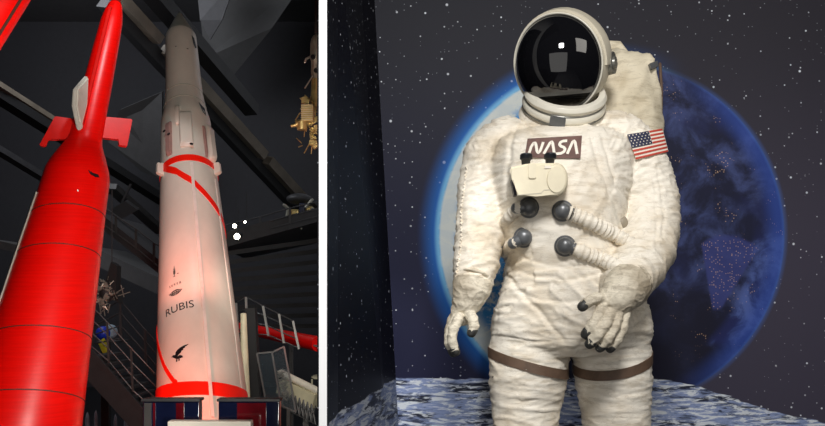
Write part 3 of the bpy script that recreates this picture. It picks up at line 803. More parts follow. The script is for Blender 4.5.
for i, (x0, x1, y0, col) in enumerate(((79, 85, 414, 'tall pale figure in the left end of the glass case'), (88, 93, 412, 'second pale exhibit in the glass case, right of the tall one'), (97, 104, 415, 'third pale exhibit, wide, in the glass case'), (108, 113, 416, 'fourth pale exhibit, narrow, in the glass case'), (118, 125, 417, 'bluish exhibit at the right end of the glass case'))):
    bm = B(); a, b = P(x0, y0, 12), P(x1, y0, 12); r_ = (b.x-a.x)/2; c_ = (a+b)/2
    loft(bm, [[Vector((c_.x+math.cos(2*PI*k/14)*r_*s_, 12.2+math.sin(2*PI*k/14)*r_*s_, z_)) for k in range(14)] for z_, s_ in ((-1, 1), (-.9, 1), (-.85, .6), (c_.z-.12, .75), (c_.z-.04, .5), (c_.z, .1))])
    one(obj('exhibit', bm, M['case']), col, 'exhibit', 'pale exhibits under the stairs')
bm = B(); q = [P(110, 210, 12.6), P(125, 201, 12.6), P(137.5, 210, 12.6), P(122, 219, 12.6)]; prism(bm, q, Vector((0, .1, .03)))
bar(bm, P(122, 203, 12.8), P(131, 184, 12.8), .03); 
one(obj('monitor', bm, M['black'], smooth=False), 'black tilted screen hung from the beam above the left gallery', 'screen')
# spotlights
for x_, y_, r_, lb in ((237, 236.5, .042, 'lower bright spotlight beside the white rocket'), (234.5, 226, .03, 'upper smaller spotlight beside the white rocket'), (245, 222, .014, 'tiny dim spotlight right of the other two')):
    p = P(x_, y_, 12.2+(237-x_)*.15); r0 = thing('spotlight', lb, 'spotlight', p, 'gallery spotlights')
    bm = B(); sph(bm, p, r_); obj('lens', bm, M['lamp'], r0)
    bm = B(); cyl(bm, p+Vector((0, .01, 0)), p+Vector((.02, .16, .05)), r_*1.15, r_*.8); obj('housing', bm, M['black'], r0)
    bm = B(); bar(bm, p+Vector((0, .1, .03)), p+Vector((0, .1, .4)), .005, up=Vector((0, -1, 0))); obj('bracket', bm, M['black'], r0)

# ------------------------------------------------------------------ the astronaut
YA = 2.62
def W(px_, Y_=YA): return px_*Y_/F
ast = thing('astronaut', 'life-size astronaut figure in a worn off-white space suit and black visor', 'astronaut', Vector((P(571, 300, YA).x, YA, 0)))
bones = []
def limb(bm, rows, seg=28, flat=1.0, ax=None):
    pts = [P(x, y, Y_) for x, y, Y_, r_ in rows]; rad = [W(r_, Y_) for x, y, Y_, r_ in rows]
    # resample smoothly
    tube(bm, pts, rad, seg, flat, ax)
    for a, b in zip(pts, pts[1:]): bones.append((a, b))
    return pts
bm = B()
# torso : (py, centre px, half width px, half depth m, y shift)
TS = [(128, 563, 30, .085, .02), (132, 562, 44, .11, .02), (138, 561, 60, .135, .01), (148, 559, 71, .16, 0), (168, 558, 72, .175, 0), (200, 558, 66, .185, 0), (235, 560, 58, .18, 0), (262, 564, 56, .175, 0), (275, 566, 60, .178, 0), (290, 569, 67, .178, 0), (310, 571, 75, .172, 0), (330, 571, 79, .16, 0), (344, 571, 76, .14, 0), (354, 571, 66, .11, 0)]
yaw = math.radians(-9)
rings = []
for py_, cx_, hw, hd, ys in TS:
    c_ = P(cx_, py_, YA+ys); a_ = W(hw); ring = []
    for k_ in range(40):
        th = 2*PI*k_/40; cs, sn = math.cos(th), math.sin(th)
        x_ = a_*math.copysign(abs(cs)**.85, cs); y_ = hd*math.copysign(abs(sn)**.85, sn)
        ring.append(c_+Vector((x_*1.0+y_*math.sin(yaw)*.3, y_, 0)))
    rings.append(ring)
loft(bm, rings)
for i in range(len(TS)-1): bones.append((P(TS[i][1], TS[i][0], YA), P(TS[i+1][1], TS[i+1][0], YA)))
nt = len(bones)
limb(bm, [(533, 322, YA, 36), (529.5, 350, YA, 39.5), (528, 378, YA, 38.3), (526, 400, YA, 35), (525, 426, YA, 32), (524, 470, YA, 28), (523, 530, YA, 25), (522, 585, YA, 24), (522, 612, YA, 23)])
limb(bm, [(608, 322, YA, 36), (611.5, 350, YA, 38.3), (613.5, 378, YA, 37.3), (615, 400, YA, 35), (617, 426, YA, 32.5), (619, 470, YA, 28), (620, 530, YA, 25), (621, 585, YA, 24), (621, 612, YA, 23)])
nl = len(bones)
limb(bm, [(503, 141, YA+.02, 24), (490, 155, YA+.02, 26), (485, 180, YA+.02, 25.5), (482, 210, YA, 24.5), (479, 240, YA-.03, 23.5), (476, 268, YA-.06, 22), (471, 290, YA-.08, 17), (467, 300, YA-.09, 12)])
limb(bm, [(612, 140, YA+.03, 29), (628, 152, YA+.03, 32), (640.5, 180, YA+.02, 32), (648, 205, YA, 30.5), (649, 228, YA-.03, 29.5), (643, 254, YA-.09, 29.5), (631, 275, YA-.16, 27), (620, 290, YA-.22, 20.5), (613, 297, YA-.24, 13)])
na = len(bones)
# deltoid pads and chest
sph(bm, P(617, 136, YA+.02), .085, (1.1, 1, .8)); sph(bm, P(508, 138, YA+.02), .075, (1.1, 1, .8))
suit = remesh(bm, 'suit', .0052, 9)
cor = [(a, b, (b-a).length, (b-a).normalized()) for a, b in bones]
def nearest(co_):
    best = None; bd = 1e9
    for i, (a, b, L_, d_) in enumerate(cor):
        f_ = max(0, min(1, (co_-a).dot(d_)/L_)); q = (co_-a-d_*(f_*L_)).length
        if q < bd: bd = q; best = i
    return best, bd
def ridge(v): return (1-min(1, abs(v)*2.6))**2
acc = []; cum = 0
for i, (a, b, L_, d_) in enumerate(cor):
    acc.append(cum); cum += L_
def wr(co_, n_):
    i, _ = nearest(co_); a, b, L_, d_ = cor[i]
    t_ = acc[i]+(co_-a).dot(d_); z = co_.z; nn = noise.noise
    px_, py_ = proj(co_)
    if i < nl:
        low_ = min(1, max(0, (py_-235)/25)); lw = min(1, max(0, (py_-290)/40))
        big = ridge(nn(Vector((co_.x*4, co_.y*4, z*22))))*.006*(.35+low_*1.1)
        dgn = ridge(nn(Vector(((co_.x-z*.6)*11, co_.y*5, (z+co_.x*.5)*3.2))))*.006*(1-low_)
        fine = nn(Vector((co_.x*14, co_.y*14, z*60)))*.0016
        fold = 0
        # gathered folds near the outer chest where sleeves join
        tor = big+dgn+fine
        big = ridge(nn(Vector((co_.x*6+i*.0, co_.y*6, z*26+3))))*.0042
        fine = ridge(nn(Vector((co_.x*10, co_.y*10, z*62))))*.003
        return (big+fine)*lw+tor*(1-lw)+nn(co_*9)*.004
    s_ = 24
    perp = co_-a-d_*((co_-a).dot(d_))
    u_ = perp.normalized()
    sk = u_.x*.02
    m_ = .5+.5*min(1, max(0, (py_-200)/60))
    big = ridge(nn(Vector((u_.x*1.1+5, u_.z*1.1+u_.y, (t_+sk)*26))))*.0062*m_
    fine = ridge(nn(Vector((u_.x*2+1, u_.z*2+u_.y, (t_+sk)*62))))*.0036
    dg = ridge(nn(Vector(((co_.x+co_.z*.8)*13, co_.y*6, (co_.z-co_.x)*4))))*.0075*(1-m_)
    return big+fine+dg*.8+nn(co_*12)*.001-.001
CREASE = [([(500, 266), (514, 284), (534, 306), (556, 330), (569, 350)], .007, .007), ([(632, 292), (610, 318), (588, 338), (573, 350)], .006, .007),
  ([(510, 268), (535, 277), (565, 280), (600, 274), (622, 266)], .006, .005), ([(508, 250), (535, 262), (565, 268), (592, 266)], .005, .004), ([(512, 290), (540, 299), (570, 303), (592, 300)], .005, .005),
  ([(588, 128), (594, 150), (604, 180), (616, 208), (626, 230)], .007, .006), ([(600, 132), (607, 155), (616, 185), (626, 205)], .006, .005), ([(582, 170), (596, 192), (612, 212)], .004, .005),
  ([(516, 128), (510, 150), (507, 180), (505, 215)], .007, .006), ([(507, 128), (494, 150), (486, 170)], .004, .005), ([(500, 132), (485, 158), (478, 182)], .004, .005), ([(488, 190), (470, 196), (462, 198)], .004, .004),
  ([(498, 172), (484, 184), (470, 188)], .005, .004), ([(502, 200), (488, 206), (472, 204)], .004, .004), ([(655, 160), (661, 190), (664, 220), (662, 248)], .004, .0035), ([(650, 162), (655, 192), (657, 222), (655, 250)], .004, .0035),
  ([(612, 165), (628, 176), (645, 180)], .005, .005), ([(616, 182), (632, 194), (650, 196)], .005, .005), ([(622, 168), (640, 166), (660, 170)], .004, .004), ([(568, 300), (567, 325), (569, 345)], .004, .004),
  ([(535, 130), (560, 136), (590, 131)], .004, .004), ([(500, 335), (530, 340), (562, 345)], .004, .004), ([(497, 395), (525, 402), (555, 398)], .004, .004), ([(590, 392), (615, 398), (645, 390)], .004, .004), ([(588, 345), (615, 352), (645, 345)], .004, .004)]
CR = [([(P(x, y, 2.5).x, P(x, y, 2.5).z) for x, y in pl], a_, w_) for pl, a_, w_ in CREASE]
def crease(co_, n_):
    if n_.y > .15: return 0
    o_ = 0
    X_, Z_ = co_.x/co_.y*2.5, EYE+(co_.z-EYE)/co_.y*2.5
    wob = noise.noise(Vector((X_*22, Z_*22, 0)))*.006
    for pl, a_, w_ in CR:
        for i, ((x0, z0), (x1, z1)) in enumerate(zip(pl, pl[1:])):
            dx_, dz_ = x1-x0, z1-z0; l2 = dx_*dx_+dz_*dz_
            f_ = max(0, min(1, ((X_-x0)*dx_+(Z_-z0)*dz_)/l2)); l_ = math.sqrt(l2)
            q = math.hypot(X_-x0-f_*dx_, Z_-z0-f_*dz_)
            if q < w_*4 and 0 < f_ < 1:
                side = ((X_-x0)*dz_-(Z_-z0)*dx_)/l_+wob
                en = min(1, (i+f_)/.6, (len(pl)-1-i-f_)/.6)
                o_ += a_*en*(-.8*math.exp(-(side/w_)**2)+.12*math.exp(-((side-w_*1.9)/w_)**2)); break
    return o_
displace(suit, lambda c_, n_: wr(c_, n_)+crease(c_, n_))
so = me_obj('suit', suit.copy(), M['suit'], ast)
so.data.name = 'suit'
bvh = BVHTree.FromPolygons([v.co.copy() for v in suit.vertices], [tuple(p.vertices) for p in suit.polygons])
def smooth_hit(o_, d_):
    h = bvh.ray_cast(o_, d_); return h[0] if h[0] is not None else None
EYEV = Vector((0, 0, EYE))
def skin_pt(px_, py_, off=.004):
    """point of the suit front that lies behind the given spot, offset outwards"""
    d_ = (P(px_, py_, 1.0)-EYEV).normalized(); h = bvh.ray_cast(EYEV, d_)
    if h[0] is None: return P(px_, py_, YA)
    return h[0]-d_*off
bm = B(); pts = []
for i in range(160):
    y_ = 165+i*.8; x_ = 463.5+(-5.5*min(1, (y_-165)/45) if y_ < 240 else -5.5-(y_-240)*.14)
    p = skin_pt(x_+3.5, y_, .001); pts.append(p+Vector((.004*math.sin(i*1.35+noise.noise(Vector((i*.2, 0, 0)))*4), 0, 0)))
for k_ in range(3): pts = [pts[0]]+[Vector((pts[i].x, (pts[i-1].y+2*pts[i].y+pts[i+1].y)/4, pts[i].z)) for i in range(1, len(pts)-1)]+[pts[-1]]
tube(bm, pts, .0022, 6); obj('sleeve_seam', bm, M['suit'], ast)
# soft patches : grids relaxed over the folds
def cloth_patch(name, fx, nu, nv, off, m, parent, th=.003, sm=6, fit=False):
    g_ = [[skin_pt(*fx(i/nu, j/nv), off=0) for i in range(nu+1)] for j in range(nv+1)]
    for _ in range(sm):
        h_ = [[p.copy() for p in r_] for r_ in g_]
        for j in range(nv+1):
            for i in range(nu+1):
                ys_ = [h_[b][a].y for a, b in ((i-1, j), (i+1, j), (i, j-1), (i, j+1)) if 0 <= a <= nu and 0 <= b <= nv]
                ny = .5*h_[j][i].y+.5*sum(ys_)/len(ys_)
                q = h_[j][i]; sc_ = ny/q.y; g_[j][i] = Vector((q.x*sc_, ny, EYE+(q.z-EYE)*sc_))
    if fit:
        import numpy as np
        rows_, ys_ = [], []
        for j in range(nv+1):
            for i in range(nu+1):
                a_, b_ = i/nu, j/nv; rows_.append([1, a_, b_, a_*a_, a_*b_, b_*b_]); ys_.append(g_[j][i].y)
        A_ = np.array(rows_); y_ = np.array(ys_); w_ = np.ones(len(y_))
        for _ in range(6):
            cf = np.linalg.lstsq(A_*w_[:, None], y_*w_, rcond=None)[0]; rs_ = y_-A_ @ cf; w_ = np.where(rs_ > .004, .08, 1.0)
        ft = A_ @ cf; k_ = 0; sh_ = min(0.012, max(0, -float(np.percentile(rs_, 2))))
        for j in range(nv+1):
            for i in range(nu+1):
                q = g_[j][i]; ny = float(ft[k_])-sh_; k_ += 1; sc_ = ny/q.y; g_[j][i] = Vector((q.x*sc_, ny, EYE+(q.z-EYE)*sc_))
    bm = B(); dd = lambda p, o_: p+(EYEV-p).normalized()*o_
    F_ = [[bm.verts.new(dd(p, off+th)) for p in r_] for r_ in g_]; K = [[bm.verts.new(dd(p, -.008 if fit else -.004)) for p in r_] for r_ in g_]
    for j in range(nv):
        for i in range(nu):
            bm.faces.new((F_[j][i], F_[j][i+1], F_[j+1][i+1], F_[j+1][i])); bm.faces.new((K[j][i], K[j+1][i], K[j+1][i+1], K[j][i+1]))
    for j in range(nv):
        bm.faces.new((F_[j][0], F_[j+1][0], K[j+1][0], K[j][0])); bm.faces.new((F_[j][nu], K[j][nu], K[j+1][nu], F_[j+1][nu]))
    for i in range(nu):
        bm.faces.new((F_[0][i], K[0][i], K[0][i+1], F_[0][i+1])); bm.faces.new((F_[nv][i], F_[nv][i+1], K[nv][i+1], K[nv][i]))
    o = obj(name, bm, m, parent); return o, g_
def bil(c00, c10, c11, c01):
    return lambda u, v: tuple((c00[k]*(1-u)+c10[k]*u)*(1-v)+(c01[k]*(1-u)+c11[k]*u)*v for k in (0, 1))
def grid_pt(g_, u, v, o_):
    nv = len(g_)-1; nu = len(g_[0])-1; x = min(max(u, 0), .9999)*nu; y = min(max(v, 0), .9999)*nv; i, j = int(x), int(y); a, b = x-i, y-j
    p = (g_[j][i]*(1-a)+g_[j][i+1]*a)*(1-b)+(g_[j+1][i]*(1-a)+g_[j+1][i+1]*a)*b
    return p+(EYEV-p).normalized()*o_
def ribbon(bm, pl, w, g_, asp, off):
    """polyline in patch space (x 0..1, y 0..1 down) with thickness w (fraction of width)"""
    L_, R_, T = [], [], []
    dense = []
    for (a, b) in zip(pl, pl[1:]):
        for s_ in range(4): dense.append((a[0]+(b[0]-a[0])*s_/4, a[1]+(b[1]-a[1])*s_/4))
    dense.append(pl[-1])
    for i, p in enumerate(dense):
        a, b = dense[max(i-1, 0)], dense[min(i+1, len(dense)-1)]
        dx_, dy_ = (b[0]-a[0])*asp, b[1]-a[1]; l_ = math.hypot(dx_, dy_) or 1
        nx, ny = -dy_/l_*w*asp/2/asp, dx_/l_*w*asp/2
        q = [(p[0]+nx, p[1]+ny), (p[0]-nx, p[1]-ny)]
        L_.append([bm.verts.new(grid_pt(g_, *q[0], off)), bm.verts.new(grid_pt(g_, *q[1], off)), bm.verts.new(grid_pt(g_, *q[1], off-.003)), bm.verts.new(grid_pt(g_, *q[0], off-.003))])
    for a, b in zip(L_, L_[1:]):
        for k_ in range(4): bm.faces.new((a[k_], a[(k_+1) % 4], b[(k_+1) % 4], b[k_]))
    bm.faces.new(L_[0][::-1]); bm.faces.new(L_[-1])
pat, G = cloth_patch('name_patch', bil((527.5, 138.5), (582, 135.5), (580.5, 158.5), (524.5, 157.5)), 28, 12, .004, M['patch'], ast)
asp = 2.5
letters = [[(.07, .80), (.09, .45), (.12, .26), (.155, .24), (.18, .4), (.205, .66), (.235, .76), (.262, .66), (.285, .42), (.30, .22)],
           [(.335, .80), (.385, .5), (.425, .27), (.455, .22), (.475, .3), (.50, .55), (.525, .80)],
           [(.735, .20), (.66, .21), (.615, .26), (.60, .36), (.63, .45), (.68, .49), (.71, .58), (.695, .70), (.64, .78), (.555, .80)],
           [(.755, .80), (.80, .5), (.835, .27), (.862, .22), (.885, .3), (.91, .55), (.935, .80)]]
for pl in letters:
    bm = B(); ribbon(bm, pl, .05, G, asp, .0095); obj('letter', bm, M['letter'], pat)
# flag on the upper arm
fl, G = cloth_patch('flag_patch', lambda u, v: (bil((627, 134.5), (662.5, 128.5), (668.5, 151.5), (636, 159.5))(u, v)[0], bil((627, 134.5), (662.5, 128.5), (668.5, 151.5), (636, 159.5))(u, v)[1]+0*u), 24, 16, .001, M['letter'], ast, sm=0, fit=True)
for i in range(7):
    v_ = (i*2+.5)/13
    bm = B(); u0 = .0 if v_ > .54 else .62
    ribbon(bm, [(u0, v_), ((u0+1)/2, v_), (.995, v_)], 1/13/1.5, G, 1.5, .0062); obj('stripe', bm, M['flagred'], fl)
bm = B(); ribbon(bm, [(.0, .27), (.3, .27), (.61, .27)], .54/1.5, G, 1.5, .0075); cn_ = obj('canton', bm, M['flagblue'], fl)
bm = B()
for j in range(5):
    for i in range(6):
        u_, v_ = .05+i*.1+(.0 if j % 2 == 0 else .04), .06+j*.105
        if u_ > .6: continue
        ps = [grid_pt(G, u_+math.cos(2*PI*k_/10-PI/2)*(.024 if k_ % 2 == 0 else .010), v_+math.sin(2*PI*k_/10-PI/2)*(.036 if k_ % 2 == 0 else .015), .0095) for k_ in range(10)]
        bm.faces.new([bm.verts.new(p) for p in ps])
so_ = obj('stars', bm, M['letter'], fl); so_['kind'] = 'stuff'
# thigh straps
def strap(cx_, fz, w):
    c0 = P(cx_, 365, YA); bm = B(); n_ = 72; rs_ = []
    for k_ in range(n_):
        a_ = 2*PI*k_/n_; dd = Vector((math.cos(a_), math.sin(a_), 0)); r_ = []
        for j_ in (-1, -.5, 0, .5, 1):
            o_ = Vector((c0.x, c0.y, 0)); zz = fz(a_)+j_*w/2; o_.z = zz
            # from outside inwards so only this leg is met
            h = bvh.ray_cast(o_, dd, .3); rr_ = (h[0]-o_).length if h[0] is not None else .125
            r_.append((rr_, o_, dd))
        rs_.append(r_)
    rad = [max(q[0] for q in r_) for r_ in rs_]; rad = [min(r_, .132) for r_ in rad]
    rad = [(rad[(k_-1) % n_]+rad[k_]+rad[(k_+1) % n_])/3 for k_ in range(n_)]
    rings = []
    for k_ in range(n_):
        dd = rs_[k_][0][2]; os_ = [q[1] for q in rs_[k_]]
        rings.append([o_+dd*(rad[k_]+.002) for o_ in os_]+[o_+dd*(rad[k_]-.01) for o_ in (os_[-1], os_[0])])
    V = [[bm.verts.new(p) for p in r_] for r_ in rings]
    for k_ in range(n_):
        a_, b_ = V[k_], V[(k_+1) % n_]
        for j_ in range(7): bm.faces.new((a_[j_], a_[(j_+1) % 7], b_[(j_+1) % 7], b_[j_]))
    return obj('thigh_strap', bm, M['strap'], ast)
zf = lambda py_, Y_: EYE-(py_-HY)/F*Y_
def mk(zl, zr, zm):
    # height over the angle : left, right and front values
    def f_(a_):
        c_, s_ = math.cos(a_), math.sin(a_)
        return (zl+zr)/2+(zr-zl)/2*c_+(-s_)*(zm-(zl+zr)/2)
    return f_
strap(528, mk(zf(352, YA), zf(373, YA), zf(368, 2.51)), .030)
strap(612.5, mk(zf(369, YA), zf(354, YA), zf(373.5, 2.51)), .030)

# helmet -------------------------------------------------------------------------
hc = P(562.5, 62.3, 2.60); hf = Vector((-.54, -1, -.42)).normalized()   # facing
hx = hf.cross(Vector((0, 0, 1))).normalized(); hx = -hx if hx.x < 0 else hx; hu = hx.cross(hf).normalized(); hu = -hu if hu.z < 0 else hu
Rs = W(49.5, 2.6)
def hp(th, ph, r_, su=1.01):   # th polar from facing, ph around
    return hc+hf*math.cos(th)*r_*1.05+(hx*math.cos(ph)*.94+hu*math.sin(ph)*su)*math.sin(th)*r_
def visr(ph):   # opening polar angle
    return 1.27
hel_ = None
bm = B(); n_ = 64; rings = []
for i in range(22):
    th = visr(0)+(PI-.02-visr(0))*i/21
    rings.append([hp(th, 2*PI*k_/n_, Rs) for k_ in range(n_)])
inner = []
for i in range(22):
    th = PI-.02-(PI-.02-visr(0))*i/21
    inner.append([hp(th, 2*PI*k_/n_, Rs-.008) for k_ in range(n_)])
R_ = loft(bm, rings+inner, cap=False)
for i in range(n_):
    j = (i+1) % n_; bm.faces.new((R_[-1][i], R_[-1][j], R_[0][j], R_[0][i]))
helm = obj('helmet', bm, M['shell'], ast)
bm = B(); ringp = [hp(visr(0)-.02, 2*PI*k_/n_, Rs+.001) for k_ in range(n_)]
# rim torus
V = []
for k_ in range(n_):
    c_ = ringp[k_]; rad_ = (c_-hc).normalized(); ax_ = hf
    V.append([bm.verts.new(c_+(rad_*math.cos(a)+ax_*math.sin(a)*1.0)*.0035) for a in [2*PI*q/10 for q in range(10)]])
for k_ in range(n_):
    a_, b_ = V[k_], V[(k_+1) % n_]
    for j_ in range(10): bm.faces.new((a_[j_], a_[(j_+1) % 10], b_[(j_+1) % 10], b_[j_]))
obj('visor_rim', bm, M['ringm'], helm)
bm = B(); rings = []
for i in range(20):
    th = .01+(visr(0)+.03-.01)*i/19
    rings.append([hp(th, 2*PI*k_/n_, Rs-.002) for k_ in range(n_)])
for i in range(20):
    th = .01+(visr(0)+.03-.01)*(19-i)/19
    rings.append([hp(th, 2*PI*k_/n_, Rs-.006) for k_ in range(n_)])
loft(bm, rings); obj('visor', bm, M['visor'], helm)
# raised outer cap band over the crown
bm = B(); rings = []
for i in range(25):
    ph = -.15+(PI+.15)*i/24
    rings.append([hp(th, ph, Rs+o_) for th, o_ in ((visr(0)+.10, -.003), (visr(0)+.12, .006), (visr(0)+.35, .007), (visr(0)+.62, .006), (visr(0)+.65, -.003))])
loft(bm, rings, cap=True); obj('visor_cover', bm, M['shell'], helm)
# ear disc
bm = B(); ec = hc+hx*Rs*.90-hf*.22*Rs+hu*(-.16)*Rs
cyl(bm, ec-hx*.02, ec+hx*.012, .036, .033, 28); cyl(bm, ec+hx*.012, ec+hx*.018, .02, .018, 20); obj('ear_disc', bm, M['ringgrey'], helm)
# neck rings : tilted discs
nc = P(564.5, 99.5, 2.605); tl = Matrix.Rotation(math.radians(4), 3, 'Z') @ Matrix.Rotation(math.radians(40), 3, 'X') @ Matrix.Rotation(math.radians(-2.0), 3, 'Y')
def neckring(name, h0, h1, ra, rb, m, bulge=.0):
    bm = B(); rings = []
    for h_, r_ in ((h0, ra-.02), (h0, ra-.002), (h0+.002, ra), ((h0+h1)/2, (ra+rb)/2+bulge), (h1-.002, rb), (h1, rb-.002), (h1, rb-.02)):
        rings.append([nc+tl @ Vector((math.cos(2*PI*k_/72)*r_*1.0, math.sin(2*PI*k_/72)*r_*1.0, h_)) for k_ in range(72)])
    loft(bm, rings, cap=False)
    V = list(bm.verts); n7 = 72
    for k_ in range(n7):
        bm.faces.new((V[k_], V[(k_+1) % n7], V[6*n7+(k_+1) % n7], V[6*n7+k_]))
    return obj(name, bm, m, helm)
neckring('neck_ring', .006, .030, .123, .121, M['ringm'], .004)
neckring('neck_seal', .000, .006, .123, .123, M['ringgrey'])
neckring('neck_ring', -.022, .000, .127, .124, M['ringm'], .003)
neckring('neck_seal', -.029, -.022, .127, .127, M['ringgrey'])
neckring('neck_collar', -.06, -.029, .135, .118, M['suit'], .004)
# dark plate on the neck ring
bm = B(); rows = []
for i in range(7):
    a_ = -PI/2-.52+.36*i/6
    rows.append([nc+tl @ Vector((math.cos(a_)*r_, math.sin(a_)*r_, h_)) for h_, r_ in ((-.024, .124), (-.024, .131), (.003, .129), (.003, .122))])
loft(bm, rows); obj('ring_plate', bm, M['conn'], helm)

# backpack ------------------------------------------------------------------------
bm = B(); YK = 2.86
rings = []
for py_, x0, x1, hd in ((57, 575, 624, .05), (60, 560, 636, .09), (65, 550, 645, .11), (74, 545, 650, .125), (95, 543, 653, .13), (130, 543, 654, .13), (175, 545, 652, .13), (230, 548, 640, .12), (262, 556, 630, .10), (270, 570, 615, .06)):
    a, b = P(x0, py_, YK), P(x1, py_, YK); c_ = (a+b)/2; hw = (b.x-a.x)/2
    rings.append([c_+Vector((hw*math.copysign(abs(math.cos(q))**.5, math.cos(q)), hd*math.copysign(abs(math.sin(q))**.5, math.sin(q)), 0)) for q in [2*PI*k_/48 for k_ in range(48)]])
loft(bm, rings)
pk = remesh(bm, 'backpack', .009, 4)
def wp(co_, n_):
    nn = noise.noise
    return ridge(nn(Vector(((co_.x+co_.z*.35)*13, co_.y*6, co_.z*4))))*.012+ridge(nn(Vector(((co_.x-co_.z*.6)*20, co_.y*9, co_.z*8+4))))*.006+nn(co_*7)*.008
displace(pk, wp)
bp_ = me_obj('backpack', pk, M['pack'], ast)
bm = B(); tube(bm, [P(596, 50, 2.84), P(606, 46.5, 2.84), P(618, 47, 2.84), P(624, 53, 2.84)], [.014, .02, .02, .014], 16); obj('top_roll', bm, M['pack'], bp_)
bm = B(); a, b = P(650, 62, 2.735), P(658.5, 67, 2.735); prism(bm, [P(649.5, 63.5, 2.72), P(657.5, 60.5, 2.74), P(658.5, 66, 2.74), P(651.5, 69, 2.72)], Vector((0, .03, 0))); obj('pack_label', bm, M['conn'], bp_, False)
bm = B(); tube(bm, [P(660, 64, 2.80), P(661.5, 90, 2.82), P(661, 125, 2.82), P(655, 170, 2.82)], .005, 8); obj('edge_strap', bm, M['strap'], bp_)

# chest box -------------------------------------------------------------------------
sf = lambda x, y: skin_pt(x, y, 0).y
Yc = min(sf(x, y) for x in (515, 535, 555) for y in (165, 180, 195))
fy = Yc-.075
cb_c = None
bm = B()
def cbp(x, y, Y_): return P(x, y, Y_)
fr = [(509.5, 167.5), (528, 163.5), (556, 163), (559.5, 176), (558.5, 196), (536, 196.5), (516.5, 196.0), (511.5, 178)]
back = fy+.11
R_ = loft(bm, [[P(x, y, Y_)+Vector((0, 0, 0)) for x, y in fr] for Y_ in (fy, fy+.03, fy+.07, back)])
bmesh.ops.bevel(bm, geom=[e for e in bm.edges if e.calc_length() > .012], offset=.005, segments=3, affect='EDGES')
chest = obj('chest_box', bm, M['boxm'], ast)
bm = B(); rings = []
for f_ in range(9):
    Yq = fy-.001+.10*f_/8
ellc = [(556.5+11.5*math.cos(q), 179.6+16.6*math.sin(q)) for q in [2*PI*k_/32 for k_ in range(32)]]
loft(bm, [[P(556.5+(x-556.5)*s_, 179.6+(y-179.6)*s_, Y_) for x, y in ellc] for s_, Y_ in ((.80, fy-.002), (.93, fy+.002), (1, fy+.012), (1, fy+.06), (1, back))]); obj('end_canister', bm, M['boxm'], chest)
bm = B(); loft(bm, [[P(556.5+(x-556.5)*s_, 179.6+(y-179.6)*s_, Y_) for x, y in ellc] for s_, Y_ in ((.80, fy-.0015), (.78, fy-.004), (.72, fy-.004), )]); obj('canister_lid', bm, M['boxm'], chest)
bm = B(); prism(bm, [P(528, 164, fy), P(536.5, 164, fy), P(536, 177.5, fy), P(534.8, 178.8, fy), P(529.5, 178.8, fy), P(528.2, 177.5, fy)], Vector((0, -.005, 0))); bmesh.ops.bevel(bm, geom=bm.edges[:], offset=.0012, segments=2, affect='EDGES'); obj('flap', bm, M['boxm'], chest)
bm = B(); prism(bm, [P(544.5, 166, fy), P(551, 166, fy), P(551, 168.5, fy), P(544.5, 168.5, fy)], Vector((0, -.003, 0))); obj('label_plate', bm, M['letter'], chest, False)
bm = B(); prism(bm, [P(511.3, 180, fy+.006), P(513.4, 180, fy-.001), P(517.2, 195.5, fy-.001), P(514.2, 195.5, fy+.006)], Vector((0, .03, 0))); obj('side_vent', bm, M['ink'], chest, False)
bm = B(); prism(bm, [P(517, 194.5, fy-.001), P(541, 192.5, fy-.001), P(544, 189.5, fy-.001), P(557, 188.8, fy-.001), P(557, 189.6, fy-.001), P(544.3, 190.5, fy-.001), P(541.3, 193.6, fy-.001), P(517, 195.4, fy-.001)], Vector((0, .004, 0))); obj('piping', bm, M['shell'], chest, False)
for x_, y_ in ((526, 157.5), (550, 157)):
    k0 = B(); c0 = P(x_, y_+2.6, fy+.03); rg = []
    for h_, r_ in ((-.02, .010), (0, .0125), (.002, .0165), (.013, .0165), (.017, .013), (.018, .002)):
        rg.append([c0+Vector((math.cos(2*PI*q/24)*r_*(1+.06*math.cos(q*PI)), math.sin(2*PI*q/24)*r_-(h_*.5), h_)) for q in range(24)])
    loft(k0, rg); obj('knob', k0, M['knob'], chest)

